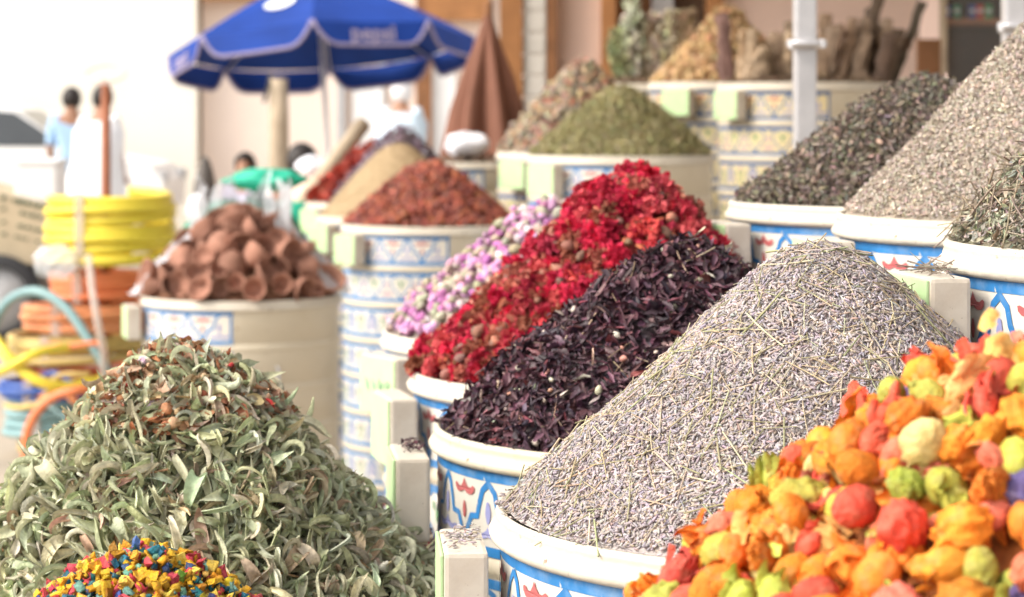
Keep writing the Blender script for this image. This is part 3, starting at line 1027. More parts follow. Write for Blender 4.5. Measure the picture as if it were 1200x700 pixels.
# an even, slightly jittered spread so that the pods pack like fruit
pts = []
for _ in range(16000):
    q = r.uniform(-1, 1, 2) * h_pot.R * 1.02
    if np.hypot(*q) > h_pot.R * 1.02: continue
    if all((q[0] - s[0]) ** 2 + (q[1] - s[1]) ** 2 > .0162 ** 2 for s in pts): pts.append(q)
pts = np.array(pts)
P, N = h_pot.at(pts[:, 0], pts[:, 1])
k = faces_cam(h_pot, P, N, -.3); P = P[k]; N = N[k]; n = len(P)
P = P + N * (.002 + .005 * r.normal(size=(n, 1)))
c, ix = palette(n, cols, (36, 16, 11, 13, 15, 3, 1.2, .5, 9), r, .15)
R3 = np.stack([rotm(r) for _ in range(n)])
g1 = [T, P, R3, r.uniform(.78, 1.2, n), c]
perm = r.permutation(n); g1 = [T] + [x[perm] for x in g1[1:]]; ix = ix[perm]
under = np.concatenate([r.permutation(n), r.permutation(n)])
gu = [T, P[under] - N[under] * .011 + r.normal(size=(len(under), 3)) * .006, np.stack([rotm(r) for _ in under]), r.uniform(.6, .9, len(under)), palette(len(under), cols, (30, 20, 12, 12, 10, 5, 3, 1, 14), r, .12)[0]]
g1 = singles('dyed_pod', h_pot, g1, TM, 300, r, '', 'dyed pod', 'dyed pods', .0, LD, ix)
n = 700; P, N = h_pot.sample(n, r); k = faces_cam(h_pot, P, N); P = P[k]; N = N[k]; n = len(P)
T3 = [t_leaf(r.uniform(.012, .026), .006, r.uniform(-2, 2), 1, 1, .12, 7, 4, r, 1) for _ in range(6)]
g2 = [T3, P + N * (.001 + .004 * r.normal(size=(n, 1))), frames(N, r, .9), r.uniform(.6, 1.2, n), palette(n, cols, (30, 30, 6, 8, 10, 8, 0, 0, 12), r)[0]]
stuff('dyed_pod_heap', h_pot, [g1, g2, gu], PM['pod'], 'heap of orange, red and lime dyed pods', 'dyed pods', (.30, .09, .02), .020)

# curled green leaves
r = np.random.default_rng(26)
T = [t_leaf(r.uniform(.036, .072), r.uniform(.0040, .0084), r.choice([-1, 1]) * r.uniform(.4, 3.2), r.uniform(.6, 2.2), r.uniform(-3, 3), .05, 15, 6, r, 0) for _ in range(28)]
TM = T_meshes('dried_leaf', T, PM['leaf_o'])
cols = [(.53, .54, .365), (.47, .485, .315), (.60, .60, .445), (.40, .41, .255), (.49, .37, .26), (.60, .56, .43)]
g1, N, ix = group(h_hrb, T, 6000, r, cols, (30, 24, 22, 10, 7, 9), (.55, 1.1), .55, .000, .005, jit=.12)
T4 = [t_leaf(r.uniform(.018, .034), r.uniform(.003, .006), r.uniform(-2, 2), 1.3, 1.5, .06, 7, 4, r, 0) for _ in range(8)]
g2, N, _ = group(h_hrb, T4, 5000, r, cols, (26, 26, 16, 16, 10, 6), (.6, 1.2), .8, -.002, .004, jit=.15)
g4, N, ix4 = group(h_hrb, T, 1000, r, cols, (30, 22, 26, 6, 7, 9), (.75, 1.15), .45, .006, .004, jit=.1)
k = (g4[1][:, 2] < .205) | (r.uniform(size=len(g4[1])) < .12)
g4 = [T] + [x[k] for x in g4[1:]]; ix4 = ix4[k]
LL = [q + ' dried leaf curled up on the leaf heap' for q in ('sage green', 'olive green', 'pale green', 'dark green', 'brown', 'straw pale')]
g4 = singles('dried_leaf', h_hrb, g4, TM, 300, r, '', 'leaf', 'curled leaves on the leaf heap', .002, LL, ix4, spread=.08)
Ts = [t_stick(r.uniform(.03, .06), .0011, .1, r) for _ in range(5)]
g5, _, _ = group(h_hrb, Ts, 60, r, [(.42, .26, .15), (.5, .4, .26)], (1, 1), (.6, 1.2), .2, .008, .002)
# the mixed petals crowning the leaf heap
Tm = [t_blob(.011, .009, 10, 8, .2, 3, .25, 5, rng=r) for _ in range(2)] + T3 + [t_leaf(r.uniform(.014, .024), r.uniform(.004, .008), r.uniform(-2.5, 2.5), 1.2, 1.5, .14, 7, 5, r, 1) for _ in range(6)]
TmM = T_meshes('mixed_petal', Tm, PM['pod_o'])
mc = [(.48, .31, .19), (.34, .15, .08), (.56, .46, .33), (.42, .42, .28), (.45, .06, .06), (.60, .42, .56)]
g6, N, ix6 = group(h_hrb, Tm, 1500, r, mc, (26, 32, 14, 28, 1.5, 1), (.6, 1.35), .8, .008, .003, rmax=.38, jit=.15)
LM = ['tan petal scrap crowning the leaf heap', 'russet petal scrap crowning the leaf heap', 'cream petal scrap crowning the leaf heap', 'sage petal scrap crowning the leaf heap', 'red petal scrap crowning the leaf heap', 'lilac bud crowning the leaf heap']
g6 = singles('mixed_petal', h_hrb, g6, TmM, 130, r, '', 'petal', 'mixed petals crowning the leaf heap', .002, LM, ix6, spread=.1)
stuff('leaf_heap', h_hrb, [g1, g2, g4, g5, g6], PM['leaf'], 'heap of curled grey green leaves crowned with mixed petals', 'leaves', (.20, .20, .13), .008)

# dyed chips, front left
r = np.random.default_rng(27)
T = [t_chip(r.uniform(.004, .010), r.uniform(.003, .0065), r.uniform(.0015, .0045), r) for _ in range(24)]
TM = T_meshes('dyed_chip', T, PM['chip_o'], False)
cols = [(.66, .36, .03), (.70, .46, .09), (.50, .06, .08), (.025, .13, .18), (.16, .33, .26), (.06, .10, .26), (.2, .4, .06)]
LC = ['orange yellow chip in the multicoloured chip heap', 'pale yellow chip in the multicoloured chip heap', 'raspberry red chip in the multicoloured chip heap', 'dark teal chip in the multicoloured chip heap', 'grey green chip in the multicoloured chip heap', 'dark blue chip in the multicoloured chip heap', 'bright green chip in the multicoloured chip heap']
g1, N, ix = group(h_chp, T, 11000, r, cols, (38, 16, 17, 12, 6, 5, 1), (.45, 1.1), .9, .000, .003, jit=.22)
g2, N, ix = group(h_chp, T, 2600, r, cols, (38, 16, 18, 13, 6, 5, 1), (.7, 1.35), .9, .003, .002, jit=.2)
g2 = singles('dyed_chip', h_chp, g2, TM, 300, r, '', 'chip', 'dyed chips', .001, LC, ix, spread=.05)
stuff('chip_heap', h_chp, [g1, g2], PM['chip'], 'small heap of yellow, red and teal chips', 'chips', (.4, .2, .03), .006, False)

# right-hand row: thyme, beige crumble, dark leaves
r = np.random.default_rng(28)
T = [t_leaf(r.uniform(.004, .009), r.uniform(.001, .002), r.uniform(-2, 2), .8, 1, .1, 4, 3, r, 1) for _ in range(8)]
g1, _, _ = group(h_A, T, 42000, r, [(.34, .32, .25), (.25, .25, .18), (.46, .42, .34), (.30, .24, .18)], (3, 2, 2, 2), (.8, 1.5), .7, .001, .003, jit=.2)
Ts = [t_stick(r.uniform(.03, .08), r.uniform(.0005, .0010), r.uniform(-.2, .2), r) for _ in range(8)]
g2, _, _ = group(h_A, Ts, 1400, r, [(.34, .26, .2), (.45, .38, .28), (.28, .22, .18)], (1, 1, 1), (.5, 1.2), .4, .005, .003)
n = 90; a = rad(188); c0 = np.array([.302 * math.cos(a), .302 * math.sin(a), -.0215])
P = c0 + np.stack([r.normal(size=n) * .008 + .006, r.normal(size=n) * .03, np.abs(r.normal(size=n)) * .003], 1)
g3 = [T + Ts[:2], P, frames(np.tile([0, 0, 1.], (n, 1)), r, .3), r.uniform(.5, 1.0, n), palette(n, [(.34, .30, .25), (.28, .22, .18)], (1, 1), r)[0]]
stuff('thyme_heap', h_A, [g1, g2, g3, rim_spill(h_A, T, 200, r, [(.34, .32, .25), (.28, .24, .18)], (1, 1))], PM['leaf'], 'heap of grey green thyme full of twigs', 'thyme', (.2, .18, .13), .004)
T = [t_leaf(r.uniform(.0026, .0055), r.uniform(.0008, .0014), r.uniform(-1.5, 1.5), .8, 1, .1, 3, 3, r, 1) for _ in range(8)]
g1, _, _ = group(h_B, T, 78000, r, [(.51, .435, .365), (.48, .405, .34), (.54, .47, .40), (.45, .39, .315)], (3, 2, 2, 1), (.8, 1.5), .6, .001, .002, jit=.14)
stuff('crumbled_herb_heap', h_B, [g1], PM['leaf'], 'tall cone of pale beige crumbled herbs', 'herbs', (.42, .355, .29), .002)
T = [t_leaf(r.uniform(.008, .016), r.uniform(.002, .0035), r.uniform(-3, 3), 1.2, 2, .1, 5, 3, r, 1) for _ in range(10)]
g1, _, _ = group(h_C, T, 16000, r, [(.24, .20, .16), (.30, .25, .205), (.175, .145, .115), (.37, .31, .245)], (4, 3, 3, 1), (.8, 1.4), .8, .001, .004, jit=.22)
stuff('dark_leaf_heap', h_C, [g1], PM['leaf'], 'heap of dark grey brown curled tea leaves', 'leaves', (.09, .075, .06), .006)

# far heaps
r = np.random.default_rng(29)
T = [t_leaf(r.uniform(.010, .02), r.uniform(.002, .0045), r.uniform(-2, 2), 1, 2, .1, 4, 3, r, 1) for _ in range(8)]
g1, _, _ = group(h_grn, T, 14000, r, [(.37, .33, .17), (.44, .40, .22), (.29, .255, .12), (.47, .42, .27)], (3, 3, 2, 1), (.8, 1.4), .7, .001, .005, jit=.15)
stuff('green_herb_heap', h_grn, [g1], PM['leaf'], 'rounded heap of olive green dried herbs', 'herbs', (.16, .16, .06), .006)
Tb = [t_blob(r.uniform(.014, .03), .014, 8, 6, .2, 3, .25, 5, rng=r) for _ in range(6)] + T
g1, _, _ = group(h_brn, Tb, 7000, r, [(.30, .25, .19), (.34, .22, .14), (.24, .215, .165), (.40, .30, .21), (.33, .14, .10)], (3, 3, 2, 2, 1), (.8, 1.5), .8, .002, .006, jit=.2)
stuff('mixed_flower_heap', h_brn, [g1], PM['pod'], 'tall loose heap of brown and grey mixed flowers', 'flowers', (.18, .13, .09), .01)
Th = [t_blob(r.uniform(.018, .026), .015, 9, 7, .12, 3, .15, 4, rng=r) for _ in range(6)]
ThM = T_meshes('dried_hip', Th, PM['pod_o'])
hcol = [(.28, .075, .05), (.21, .06, .048), (.38, .12, .065), (.17, .06, .052)]
LH = ['brick red dried hip in the rusty red heap', 'dark red dried hip in the rusty red heap', 'orange red dried hip in the rusty red heap', 'maroon dried hip in the rusty red heap']
g1, _, ix = group(h_hip, Th, 2600, r, hcol, (4, 3, 2, 2), (.7, 1.3), .8, .002, .005, jit=.15)
g1 = singles('dried_hip', h_hip, g1, ThM, 220, r, '', 'dried fruit', 'dried hips', .002, LH, ix, spread=.05)
stuff('dried_hip_heap', h_hip, [g1], PM['pod'], 'heap of rusty red dried hips', 'dried fruit', (.18, .05, .03), .01)
n = 5; g1, _, _ = group(h_pow, [t_chip(.004, .003, .002, r)], 5000, r, [(.40, .29, .17), (.44, .33, .2)], (1, 1), (.5, 1.2), .4, 0, .0005, jit=.06)
stuff('powder_cone', h_pow, [g1], PM['chip'], 'smooth tan cone of ground spice', 'spice', (.42, .31, .185), .0)
g1, _, _ = group(h_pur, Tb, 3500, r, [(.20, .16, .20), (.28, .22, .27), (.15, .10, .12)], (3, 3, 2), (.6, 1.1), .8, .002, .006, jit=.2)
stuff('purple_bud_heap', h_pur, [g1], PM['pod'], 'heap of dusky purple dried buds behind the tan cone', 'buds', (.14, .10, .12), .01)
Tc = [t_leaf(r.uniform(.05, .09), .010, r.uniform(-1.5, 1.5), 1.6, .5, .02, 8, 5, r, 0) for _ in range(5)]
TcM = T_meshes('dried_chilli', Tc, PM['petal_o'])
g1, _, ix = group(h_chi, Tc, 800, r, [(.46, .07, .04), (.34, .05, .04)], (3, 2), (.8, 1.2), .5, .004, .006, jit=.15)
g1 = singles('dried_chilli', h_chi, g1, TcM, 60, r, 'glossy red dried chilli on the chilli heap', 'chilli', 'dried chillies')
stuff('chilli_heap', h_chi, [g1], PM['petal'], 'heap of red dried chillies behind the purple buds', 'chillies', (.2, .04, .03), .012)
g1, _, _ = group(h_ora, Tb, 6000, r, [(.48, .31, .15), (.55, .39, .22), (.38, .23, .12)], (3, 3, 2), (.6, 1.2), .8, .002, .005, jit=.18)
stuff('orange_root_heap', h_ora, [g1], PM['pod'], 'tall orange brown heap of crushed roots', 'roots', (.3, .17, .07), .008)
g1, _, _ = group(h_mix, Tm, 2200, r, [(.12, .04, .05), (.40, .10, .12), (.45, .25, .15), (.5, .2, .35), (.3, .3, .2)], (4, 2, 2, 1, 2), (.5, 1.1), .8, .002, .005, jit=.2)
stuff('mixed_petal_heap', h_mix, [g1], PM['pod'], 'low heap of dark mixed petals beside the leaf heap', 'petals', (.08, .04, .04), .008)
for h, nm, lab in ((h_cin, 'tin_filling', 'flat bark crumbs filling the bark stick tin'), (h_bun, 'tin_filling', 'flat leaf crumbs filling the herb bunch tin')):
    g1, _, _ = group(h, Tb, 600, r, [(.14, .09, .06), (.2, .14, .09)], (1, 1), (.6, 1), .5, .002, .003)
    stuff(nm, h, [g1], PM['pod'], lab, 'crumbs', (.10, .07, .05), .004)

# clay cups
r = np.random.default_rng(30)
cups = []
for (ro, hh) in ((.040, .036), (.034, .044), (.044, .030)):
    b = B()
    b.lathe([(.0005, 0), (ro * .48, 0), (ro * .52, .004), (ro * .8, hh * .5), (ro * .97, hh * .9), (ro, hh), (ro * .97, hh + .002), (ro * .90, hh), (ro * .74, hh * .5), (ro * .44, .007), (.0005, .006)], c=(0, 0, -hh / 2), n=20)
    cups.append(b.me('clay_cup', PM['clay'], True))
pts = []
for _ in range(9000):
    q = r.uniform(-1, 1, 2) * .25
    if np.hypot(*q) > .245: continue
    if all((q[0] - s[0]) ** 2 + (q[1] - s[1]) ** 2 > .040 ** 2 for s in pts): pts.append(q)
pts = np.array(pts); P, N = h_cla.at(pts[:, 0], pts[:, 1])
Pw = P + h_cla.c
for i in range(len(P)):
    tops = ['clay cup']
    d = Vector(N[i]) + Vector(r.normal(size=3)) * .9
    q = d.to_track_quat('Z', 'Y')
    s = r.uniform(.7, 1.25)
    o = link('clay_cup', cups[i % 3], None, Pw[i] + N[i] * (.012 + .006 * r.normal()))
    o.rotation_euler = q.to_euler(); o.scale = (s, s, s)
    v = r.uniform(.7, 1.3); o.color = (.30 * v, .15 * v, .105 * v, 1)
    tag(o, ('medium', 'tall narrow', 'wide shallow')[i % 3] + ' brown clay cup in the heap of clay cups', 'cup', ('medium', 'tall narrow', 'wide shallow')[i % 3] + ' clay cups heaped in the short tin')
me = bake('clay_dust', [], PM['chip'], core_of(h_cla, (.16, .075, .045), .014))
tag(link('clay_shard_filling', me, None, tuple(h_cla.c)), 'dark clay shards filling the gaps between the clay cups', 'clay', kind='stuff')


# crumpled clear bag behind the clay cups
def crumple(name, me_mat, label, cat, loc, dims, seed, amp=.16, freq=4, cut=None, rot=0, n=34):
    rr = np.random.default_rng(seed)
    v, f = t_blob(2, 2, n, int(n * .7), amp * .6, 2.0, amp, freq, rng=rr)
    v = v[:, [1, 2, 0]] * np.array(dims) / 2
    v[:, 2] -= v[:, 2].min() if cut is None else 0
    if cut is not None:
        keep = [q for q in f if cut(v[q].mean(0))]
        f = np.array(keep)
    me = mesh(name, v, f, me_mat, True)
    o = link(name, me, None, loc, (0, 0, rot))
    return tag(o, label, cat)


M['film'] = mat('clear_plastic_film', (0.80, 0.82, 0.86), 0.22, 0.15, 14, 0.8, 30, 0.6, alpha=0.45)
M['green_cloth'] = mat('teal_green_cloth', (0.06, 0.22, 0.15), 0.8, 0.35, 6, 0.4, 20, 0.2)
M['green_bright'] = mat('emerald_plastic', (0.02, 0.42, 0.27), 0.5, 0.12, 6)
M['dark_bag'] = mat('charcoal_cloth', (0.13, 0.115, 0.105), 0.8, 0.25, 10, 0.4, 20)
M['white_cloth'] = mat('white_cloth', (0.78, 0.78, 0.83), 0.8, 0.08, 10, 0.3, 20)
hc = h_cla.c
rr = np.random.default_rng(3); v = []; NU, NV = 60, 16
for j in range(NV + 1):
    for i in range(NU + 1):
        ph = rad(-25 + 230 * i / NU); t = j / NV
        hz = .005 + (h_cla.H + .085) * t
        rr0 = math.sqrt(max((h_cla.H + h_cla.cc - min(hz, h_cla.H - .02)) ** 2 - h_cla.cc ** 2, 0)) / h_cla.k
        q = rr0 * (1 - .25 * t * t) + .03 + .035 * t
        q += .016 * math.sin(ph * 9 + 4 * t) * t + .012 * math.sin(ph * 21 + 9 * t) + .012 * abs(math.sin(ph * 5 - 7 * t))
        v.append((q * math.cos(ph), q * math.sin(ph), hz + (.03 * math.sin(ph * 7) + .02 * math.sin(ph * 17 + 1)) * t))
f = [(j * (NU + 1) + i, j * (NU + 1) + i + 1, (j + 1) * (NU + 1) + i + 1, (j + 1) * (NU + 1) + i) for j in range(NV) for i in range(NU)]
tag(link('plastic_bag', mesh('plastic_bag', v, f, M['film'], True), None, tuple(hc)), 'crumpled clear plastic bag gathered round the back of the clay cups', 'bag')
# the sacks stand on the ground behind the clay cups
p = W(254, 0, 7.3)
crumple('green_sack', M['green_cloth'], 'bulging dark green cloth sack behind the clay cups', 'sack', (p.x, 7.3, 0), (.40, .45, 1.08), 5, .10, 3)
p = W(308, 0, 7.9)
crumple('green_sack', M['green_cloth'], 'green cloth sack topped with a bright emerald fold', 'sack', (p.x, 7.9, 0), (.40, .42, 1.08), 6, .10, 3)
a = W(300, 214, 7.75)
crumple('emerald_cloth', M['green_bright'], 'bright emerald green cloth lying on the green sack', 'cloth', (a.x + .02, 7.85, 1.05), (.30, .2, .08), 8, .2, 4)
a = W(240, 200, 10.5)
crumple('dark_bag', M['dark_bag'], 'dark charcoal bag standing left of the seated boy', 'bag', (a.x, 10.5, 0), (.16, .22, 1.14), 9, .06, 3)
a = W(352, 246, 9.2); b = B()
b.lathe([(.001, 0), (.07, 0), (.085, .95), (.09, .97), (.082, .97), (.078, .9), (.001, .88)], n=24)
tag(b.obj('green_barrel', M['green_bright'], None, (a.x, 9.2, 0), True), 'tall emerald green plastic barrel behind the clay cup tin', 'barrel')

# ------------------------------------------------------------------ hoses on the post
HY_ = 8.8
HC = {'yellow': (.78, .62, .06), 'orange': (.74, .21, .08), 'ochre': (.58, .42, .14), 'blue': (.05, .12, .42), 'teal': (.22, .36, .37), 'rust': (.55, .12, .05), 'peach': (.72, .28, .12)}
for k, v in HC.items(): M['h_' + k] = mat(k + '_hose', v, 0.4, 0.08, 10, spec=.45)
M['tape'] = mat('pale_tape', (0.72, 0.62, 0.56), 0.5, 0.06, 10, alpha=.5)
RX = random.Random(4)


def coil(px, y0, y1, rpx, col, tr, label, wob_=.03, yoff=0.0):
    Yc = HY_ + yoff
    a = W(px, y0, Yc); c = W(px, y1, Yc); R = rpx * Yc / F
    turns = max(2, int(round((a.z - c.z) / (2 * tr))))
    pts = []; n = 36
    z0 = c.z + tr; z1 = a.z - tr
    ph = RX.uniform(0, 6)
    for i in range(turns * n + 1):
        th = 2 * math.pi * i / n; t = i / (turns * n)
        q = R * (1 + wob_ * math.sin(th * .37 + ph) + wob_ * .7 * math.sin(th * 2.13 + ph))
        pts.append((q * math.cos(th + ph), q * math.sin(th + ph), z0 + (z1 - z0) * t + .3 * tr * math.sin(th * 1.31)))
    b = B(); b.tube(pts, tr, 8)
    e = empty('hose_coil', (a.x, Yc, 0), label, 'hose', 'hose coils stacked round the brown post')
    b.obj('hose', M['h_' + col], e, smooth=True)
    t = B()
    th = -1.9
    t.box((R * 1.02 * math.cos(th), R * 1.02 * math.sin(th) - tr, (a.z + c.z) / 2), (.034, tr * .5, (a.z - c.z) * .96), 0)
    t.obj('tape_strip', M['tape'], e)
    return e


coil(130, 222, 312, 70, 'yellow', .021, 'thick bright yellow hose coil at the top of the stack')
coil(120, 313, 352, 56, 'orange', .0165, 'orange hose coil right under the yellow coil', .03)
coil(104, 350, 388, 72, 'peach', .0175, 'pale orange hose coil above the ochre coil', .04)
coil(92, 386, 424, 74, 'ochre', .015, 'ochre yellow hose coil between the orange and blue coils', .05)
coil(98, 424, 456, 66, 'rust', .013, 'rust red hose coil under the ochre coil', .05)
coil(66, 440, 466, 62, 'blue', .011, 'loose blue hose coil near the bottom of the stack', .09, -.12)
coil(78, 458, 512, 66, 'teal', .016, 'grey teal hose coil at the bottom of the stack', .05)
coil(90, 512, 531, 62, 'ochre', .016, 'dull ochre hose coil lying on the ground', .05)
pe = empty('brown_post', (W(124, 0, HY_).x, HY_, 0), 'slim brown wooden post rising through the hose coils with a wire hoop', 'post')
zt = W(0, 99, HY_).z
b = B(); b.tube([(0, 0, 0), (0, 0, zt * .5), (0, 0, zt)], [.022, .020, .018], 10); b.obj('pole', mat('red_brown_wood', (.30, .10, .045), .5, .2, 12, .2, 50), pe, smooth=True)
b = B(); zr = W(0, 87, HY_).z
b.tube([(.078 * math.cos(t * .2618), .10 * math.sin(t * .2618), zr + .036 * math.sin(t * .2618)) for t in range(24)], .0035, 6, closed=True)
b.tube([(0, 0, zt - .01), (.0, .0, zt + .006), (0, -.06, zr - .022), (0, -.096, zr - .034)], .0035, 6)
b.obj('wire_hoop', mat('pale_pink_wire', (.70, .52, .46), .5), pe, smooth=True)
bk = empty('white_bag_on_coil', (0, 0, 0), '', '') if False else None
a = W(66, 305, 8.55)
crumple('plastic_wrap', M['film'], 'clear plastic wrap caught between the yellow and orange coils', 'wrap', (a.x, 8.52, a.z - .07), (.16, .06, .13), 12, .2, 5)


def loose(label, px_pts, Y, r, col):
    pts = [W(x, y, Y + d) for (x, y, d) in px_pts]
    sm = []
    for i in range(len(pts) - 1):
        p0 = pts[max(i - 1, 0)]; p1 = pts[i]; p2 = pts[i + 1]; p3 = pts[min(i + 2, len(pts) - 1)]
        for k in range(8):
            t = k / 8
            sm.append(.5 * ((2 * p1) + (p2 - p0) * t + (2 * p0 - 5 * p1 + 4 * p2 - p3) * t * t + (3 * p1 - p0 - 3 * p2 + p3) * t ** 3))
    sm.append(pts[-1])
    b = B(); b.tube(sm, r, 8)
    o = b.obj('loose_hose', M['h_' + col], smooth=True)
    return tag(o, label, 'hose', 'loose hose ends on the coil stack')


loose('grey teal hose end arching in front of the orange coils', [(-14, 420, .1), (-6, 378, .1), (14, 350, .05), (44, 342, 0), (76, 360, -.05), (104, 398, -.1), (124, 432, -.1), (140, 470, -.05), (150, 520, 0), (158, 556, .1)], 8.5, .019, 'teal')
loose('yellow hose loop hanging over the blue coil', [(-20, 380, .1), (0, 405, 0), (18, 428, -.05), (44, 446, -.08), (74, 454, -.05), (110, 448, .05), (140, 440, .15)], 8.35, .021, 'yellow')
loose('yellow hose end crossing the other yellow loop', [(-25, 442, 0), (4, 434, -.02), (30, 420, -.04), (52, 412, 0), (80, 408, .1)], 8.3, .017, 'yellow')
loose('orange hose end arching down beside the leaf heap', [(30, 540, 0), (32, 508, 0), (44, 482, 0), (66, 464, 0), (94, 457, 0), (130, 455, .1)], 8.2, .017, 'orange')
RT2 = random.Random(21)
for i in range(5):
    cn = ('orange', 'ochre', 'blue', 'teal', 'peach', 'yellow')[i % 6]
    y0 = RT2.uniform(405, 500); x0 = RT2.uniform(-10, 40); pts_ = []
    am = RT2.uniform(10, 30); ph = RT2.uniform(0, 6)
    for k in range(7):
        pts_.append((x0 + k * RT2.uniform(16, 24), y0 + am * math.sin(ph + k * RT2.uniform(.6, .9)) + k * RT2.uniform(-3, 3), -.04 + .05 * ((k - 3) / 3) ** 2 * 3 + RT2.uniform(-.03, .03)))
    loose(('thin ' if i < 3 else 'slack ') + cn + ' hose strand tangled over the coil stack', pts_, 8.42, RT2.uniform(.009, .014), cn)
b = B(); b.tube([W(104, 300, 8.44), W(108, 340, 8.36), W(114, 375, 8.3), W(121, 410, 8.32), W(122, 450, 8.4), W(112, 485, 8.44)], .014, 6)
tag(b.obj('pale_strap', M['tape'], smooth=True), 'pale plastic strap tied down the front of the hose coils', 'strap')

# ------------------------------------------------------------------ cart, car
M['carton'] = mat('tan_cardboard', (.50, .41, .28), .8, .08, 8, .15, 40)
M['dkgreen'] = mat('dark_green_print', (.06, .10, .06), .7, .2, 30)
CY = 13.0
ce = empty('handcart', (W(-6, 0, CY).x, CY, 0), 'tan sided handcart with a dark tyred wheel beside the hose coils', 'cart')
cx = ce.location.x
b = B()
tl = W(-110, 196, CY); tr_ = W(63, 244, CY); br = W(52, 312, CY); bl = W(-110, 290, CY)
for yy in (0, .7): b.add([(q.x - cx, yy, q.z) for q in (tl, tr_, br, bl)], [(0, 1, 2, 3)])
b.f += [(0, 4, 5, 1), (1, 5, 6, 2), (2, 6, 7, 3), (3, 7, 4, 0)]; b.m += [0] * 4
b.obj('box_body', M['carton'], ce)
t = B(); RT = random.Random(9)
for row, (yy, hh) in enumerate(((228, 6), (242, 4), (258, 3), (272, 2.5))):   # unreadable print rows
    x = 2.0
    while x < 54 - row * 3:
        w = RT.uniform(3, 8)
        q = W(x, yy + x * .22, CY); q2 = W(x + w, yy + (x + w) * .22 + hh, CY)
        if RT.random() < .75: t.box(((q.x + q2.x) / 2 - cx, -.004, (q.z + q2.z) / 2), (q2.x - q.x, .003, abs(q.z - q2.z) * .7))
        x += w + 2
t.obj('printing', M['dkgreen'], ce)['kind'] = 'stuff'
wq = W(2, 348, CY)
for dy in (-.10, .80):
    ty = B(); pr = [(.19, -.05), (.235, -.055), (.255, -.03), (.26, 0), (.255, .03), (.235, .055), (.19, .05)]
    ty.lathe(pr, n=32); v = [(x, z, y) for x, y, z in ty.v]; ty.v = v
    wz = .262
    w_ = ty.obj('wheel', M['dark'], ce, (wq.x - cx, dy, wz), True)
    hb = B(); hb.lathe([(.001, -.04), (.04, -.045), (.06, -.02), (.185, -.015), (.19, .0), (.185, .015), (.001, .02)], n=24); hb.v = [(x, z, y) for x, y, z in hb.v]
    hb.obj('rim', M['grey'], w_, smooth=True)
b = B(); b.tube([(wq.x - cx, -.1, .262), (wq.x - cx, .8, .262)], .02, 8); b.box((wq.x - cx, .35, .36), (.1, .7, .19)); b.obj('axle', M['dark'], ce)
b = B()
for sx in (-.55, .0): b.tube([(sx - .05, .35, .5), (sx - .05, .35, 0)], .02, 8)
b.obj('prop_leg', M['dark'], ce)
a = W(48, 208, 13.35)
b = B(); b.box((0, 0, .13), (.25, .3, .22), bev=.02); b.box((0, 0, .255), (.27, .32, .03), bev=.01)
zz = W(0, 236, 13.35).z
tag(b.obj('white_box', M['white'], None, (a.x, 13.35, zz - .02)), 'white lidded box resting on the tan handcart', 'box')

KY = 23.5
ke = empty('parked_car', (W(178, 0, KY).x, KY, 0), 'white parked car in front of the cream building', 'car')
prof = [(0.0, .32), (.02, .62), (-.12, .78), (-.75, .90), (-.95, .94), (-1.55, 1.36), (-1.9, 1.43), (-2.9, 1.42), (-3.4, 1.30), (-3.9, .98), (-4.1, .92), (-4.15, .5), (-4.1, .30), (-3.6, .24), (-.5, .24)]
b = B()
m = len(prof); ws = [.80 if z < 1 else .66 for x, z in prof]
v = [(x + .1, .8 - w, z) for (x, z), w in zip(prof, ws)] + [(x + .1, .8 + w, z) for (x, z), w in zip(prof, ws)]
f = [(i, (i + 1) % m, m + (i + 1) % m, m + i) for i in range(m)]
tri = tessellate_polygon([[Vector((x, z, 0)) for x, z in prof]])
f += [tuple(t) for t in tri] + [tuple(m + i for i in t[::-1]) for t in tri]
b.add(v, f); autosmooth(b.obj('body', M['white'], ke), 35)
for (poly, nm) in (([(-1.0, .98), (-1.55, 1.33), (-2.05, 1.37), (-2.05, .98)], 'side_window'), ([(-2.15, .98), (-2.15, 1.37), (-2.85, 1.36), (-3.35, 1.2), (-3.4, .98)], 'side_window')):
    b = B(); v = []
    for (x, z) in poly: v.append((x + .1, .8 - (.80 - .14 * (z - .94) / .42) - .012 if z > .94 else -.012, z))
    v += [(x, y + .02, z) for x, y, z in v]; k = len(poly)
    b.add(v, [tuple(range(k)), tuple(range(2 * k - 1, k - 1, -1))] + [(i, (i + 1) % k, k + (i + 1) % k, k + i) for i in range(k)])
    b.obj(nm, M['black'], ke)
b = B(); b.add([(-.86, .2, .965), (-.86, 1.4, .965), (-1.44, 1.36, 1.355), (-1.44, .24, 1.355)], [(0, 1, 2, 3)]); b.obj('windscreen', M['black'], ke)
for wx in (-.75, -3.25):
    for dy in (.0, 1.6):
        ty = B(); ty.lathe([(.18, -.1), (.28, -.1), (.30, -.06), (.30, .06), (.28, .1), (.18, .1)], n=28); ty.v = [(x, z, y) for x, y, z in ty.v]
        w_ = ty.obj('wheel', M['dark'], ke, (wx, dy, .30), True)
        hb = B(); hb.lathe([(.001, -.08), (.17, -.07), (.185, 0), (.17, .07), (.001, .08)], n=20); hb.v = [(x, z, y) for x, y, z in hb.v]; hb.obj('rim', M['grey'], w_, smooth=True)
for dy in (.15, 1.45):
    b = B(); b.box((.10, dy, .66), (.08, .26, .12), bev=.02); b.obj('headlight', M['grey'], ke)

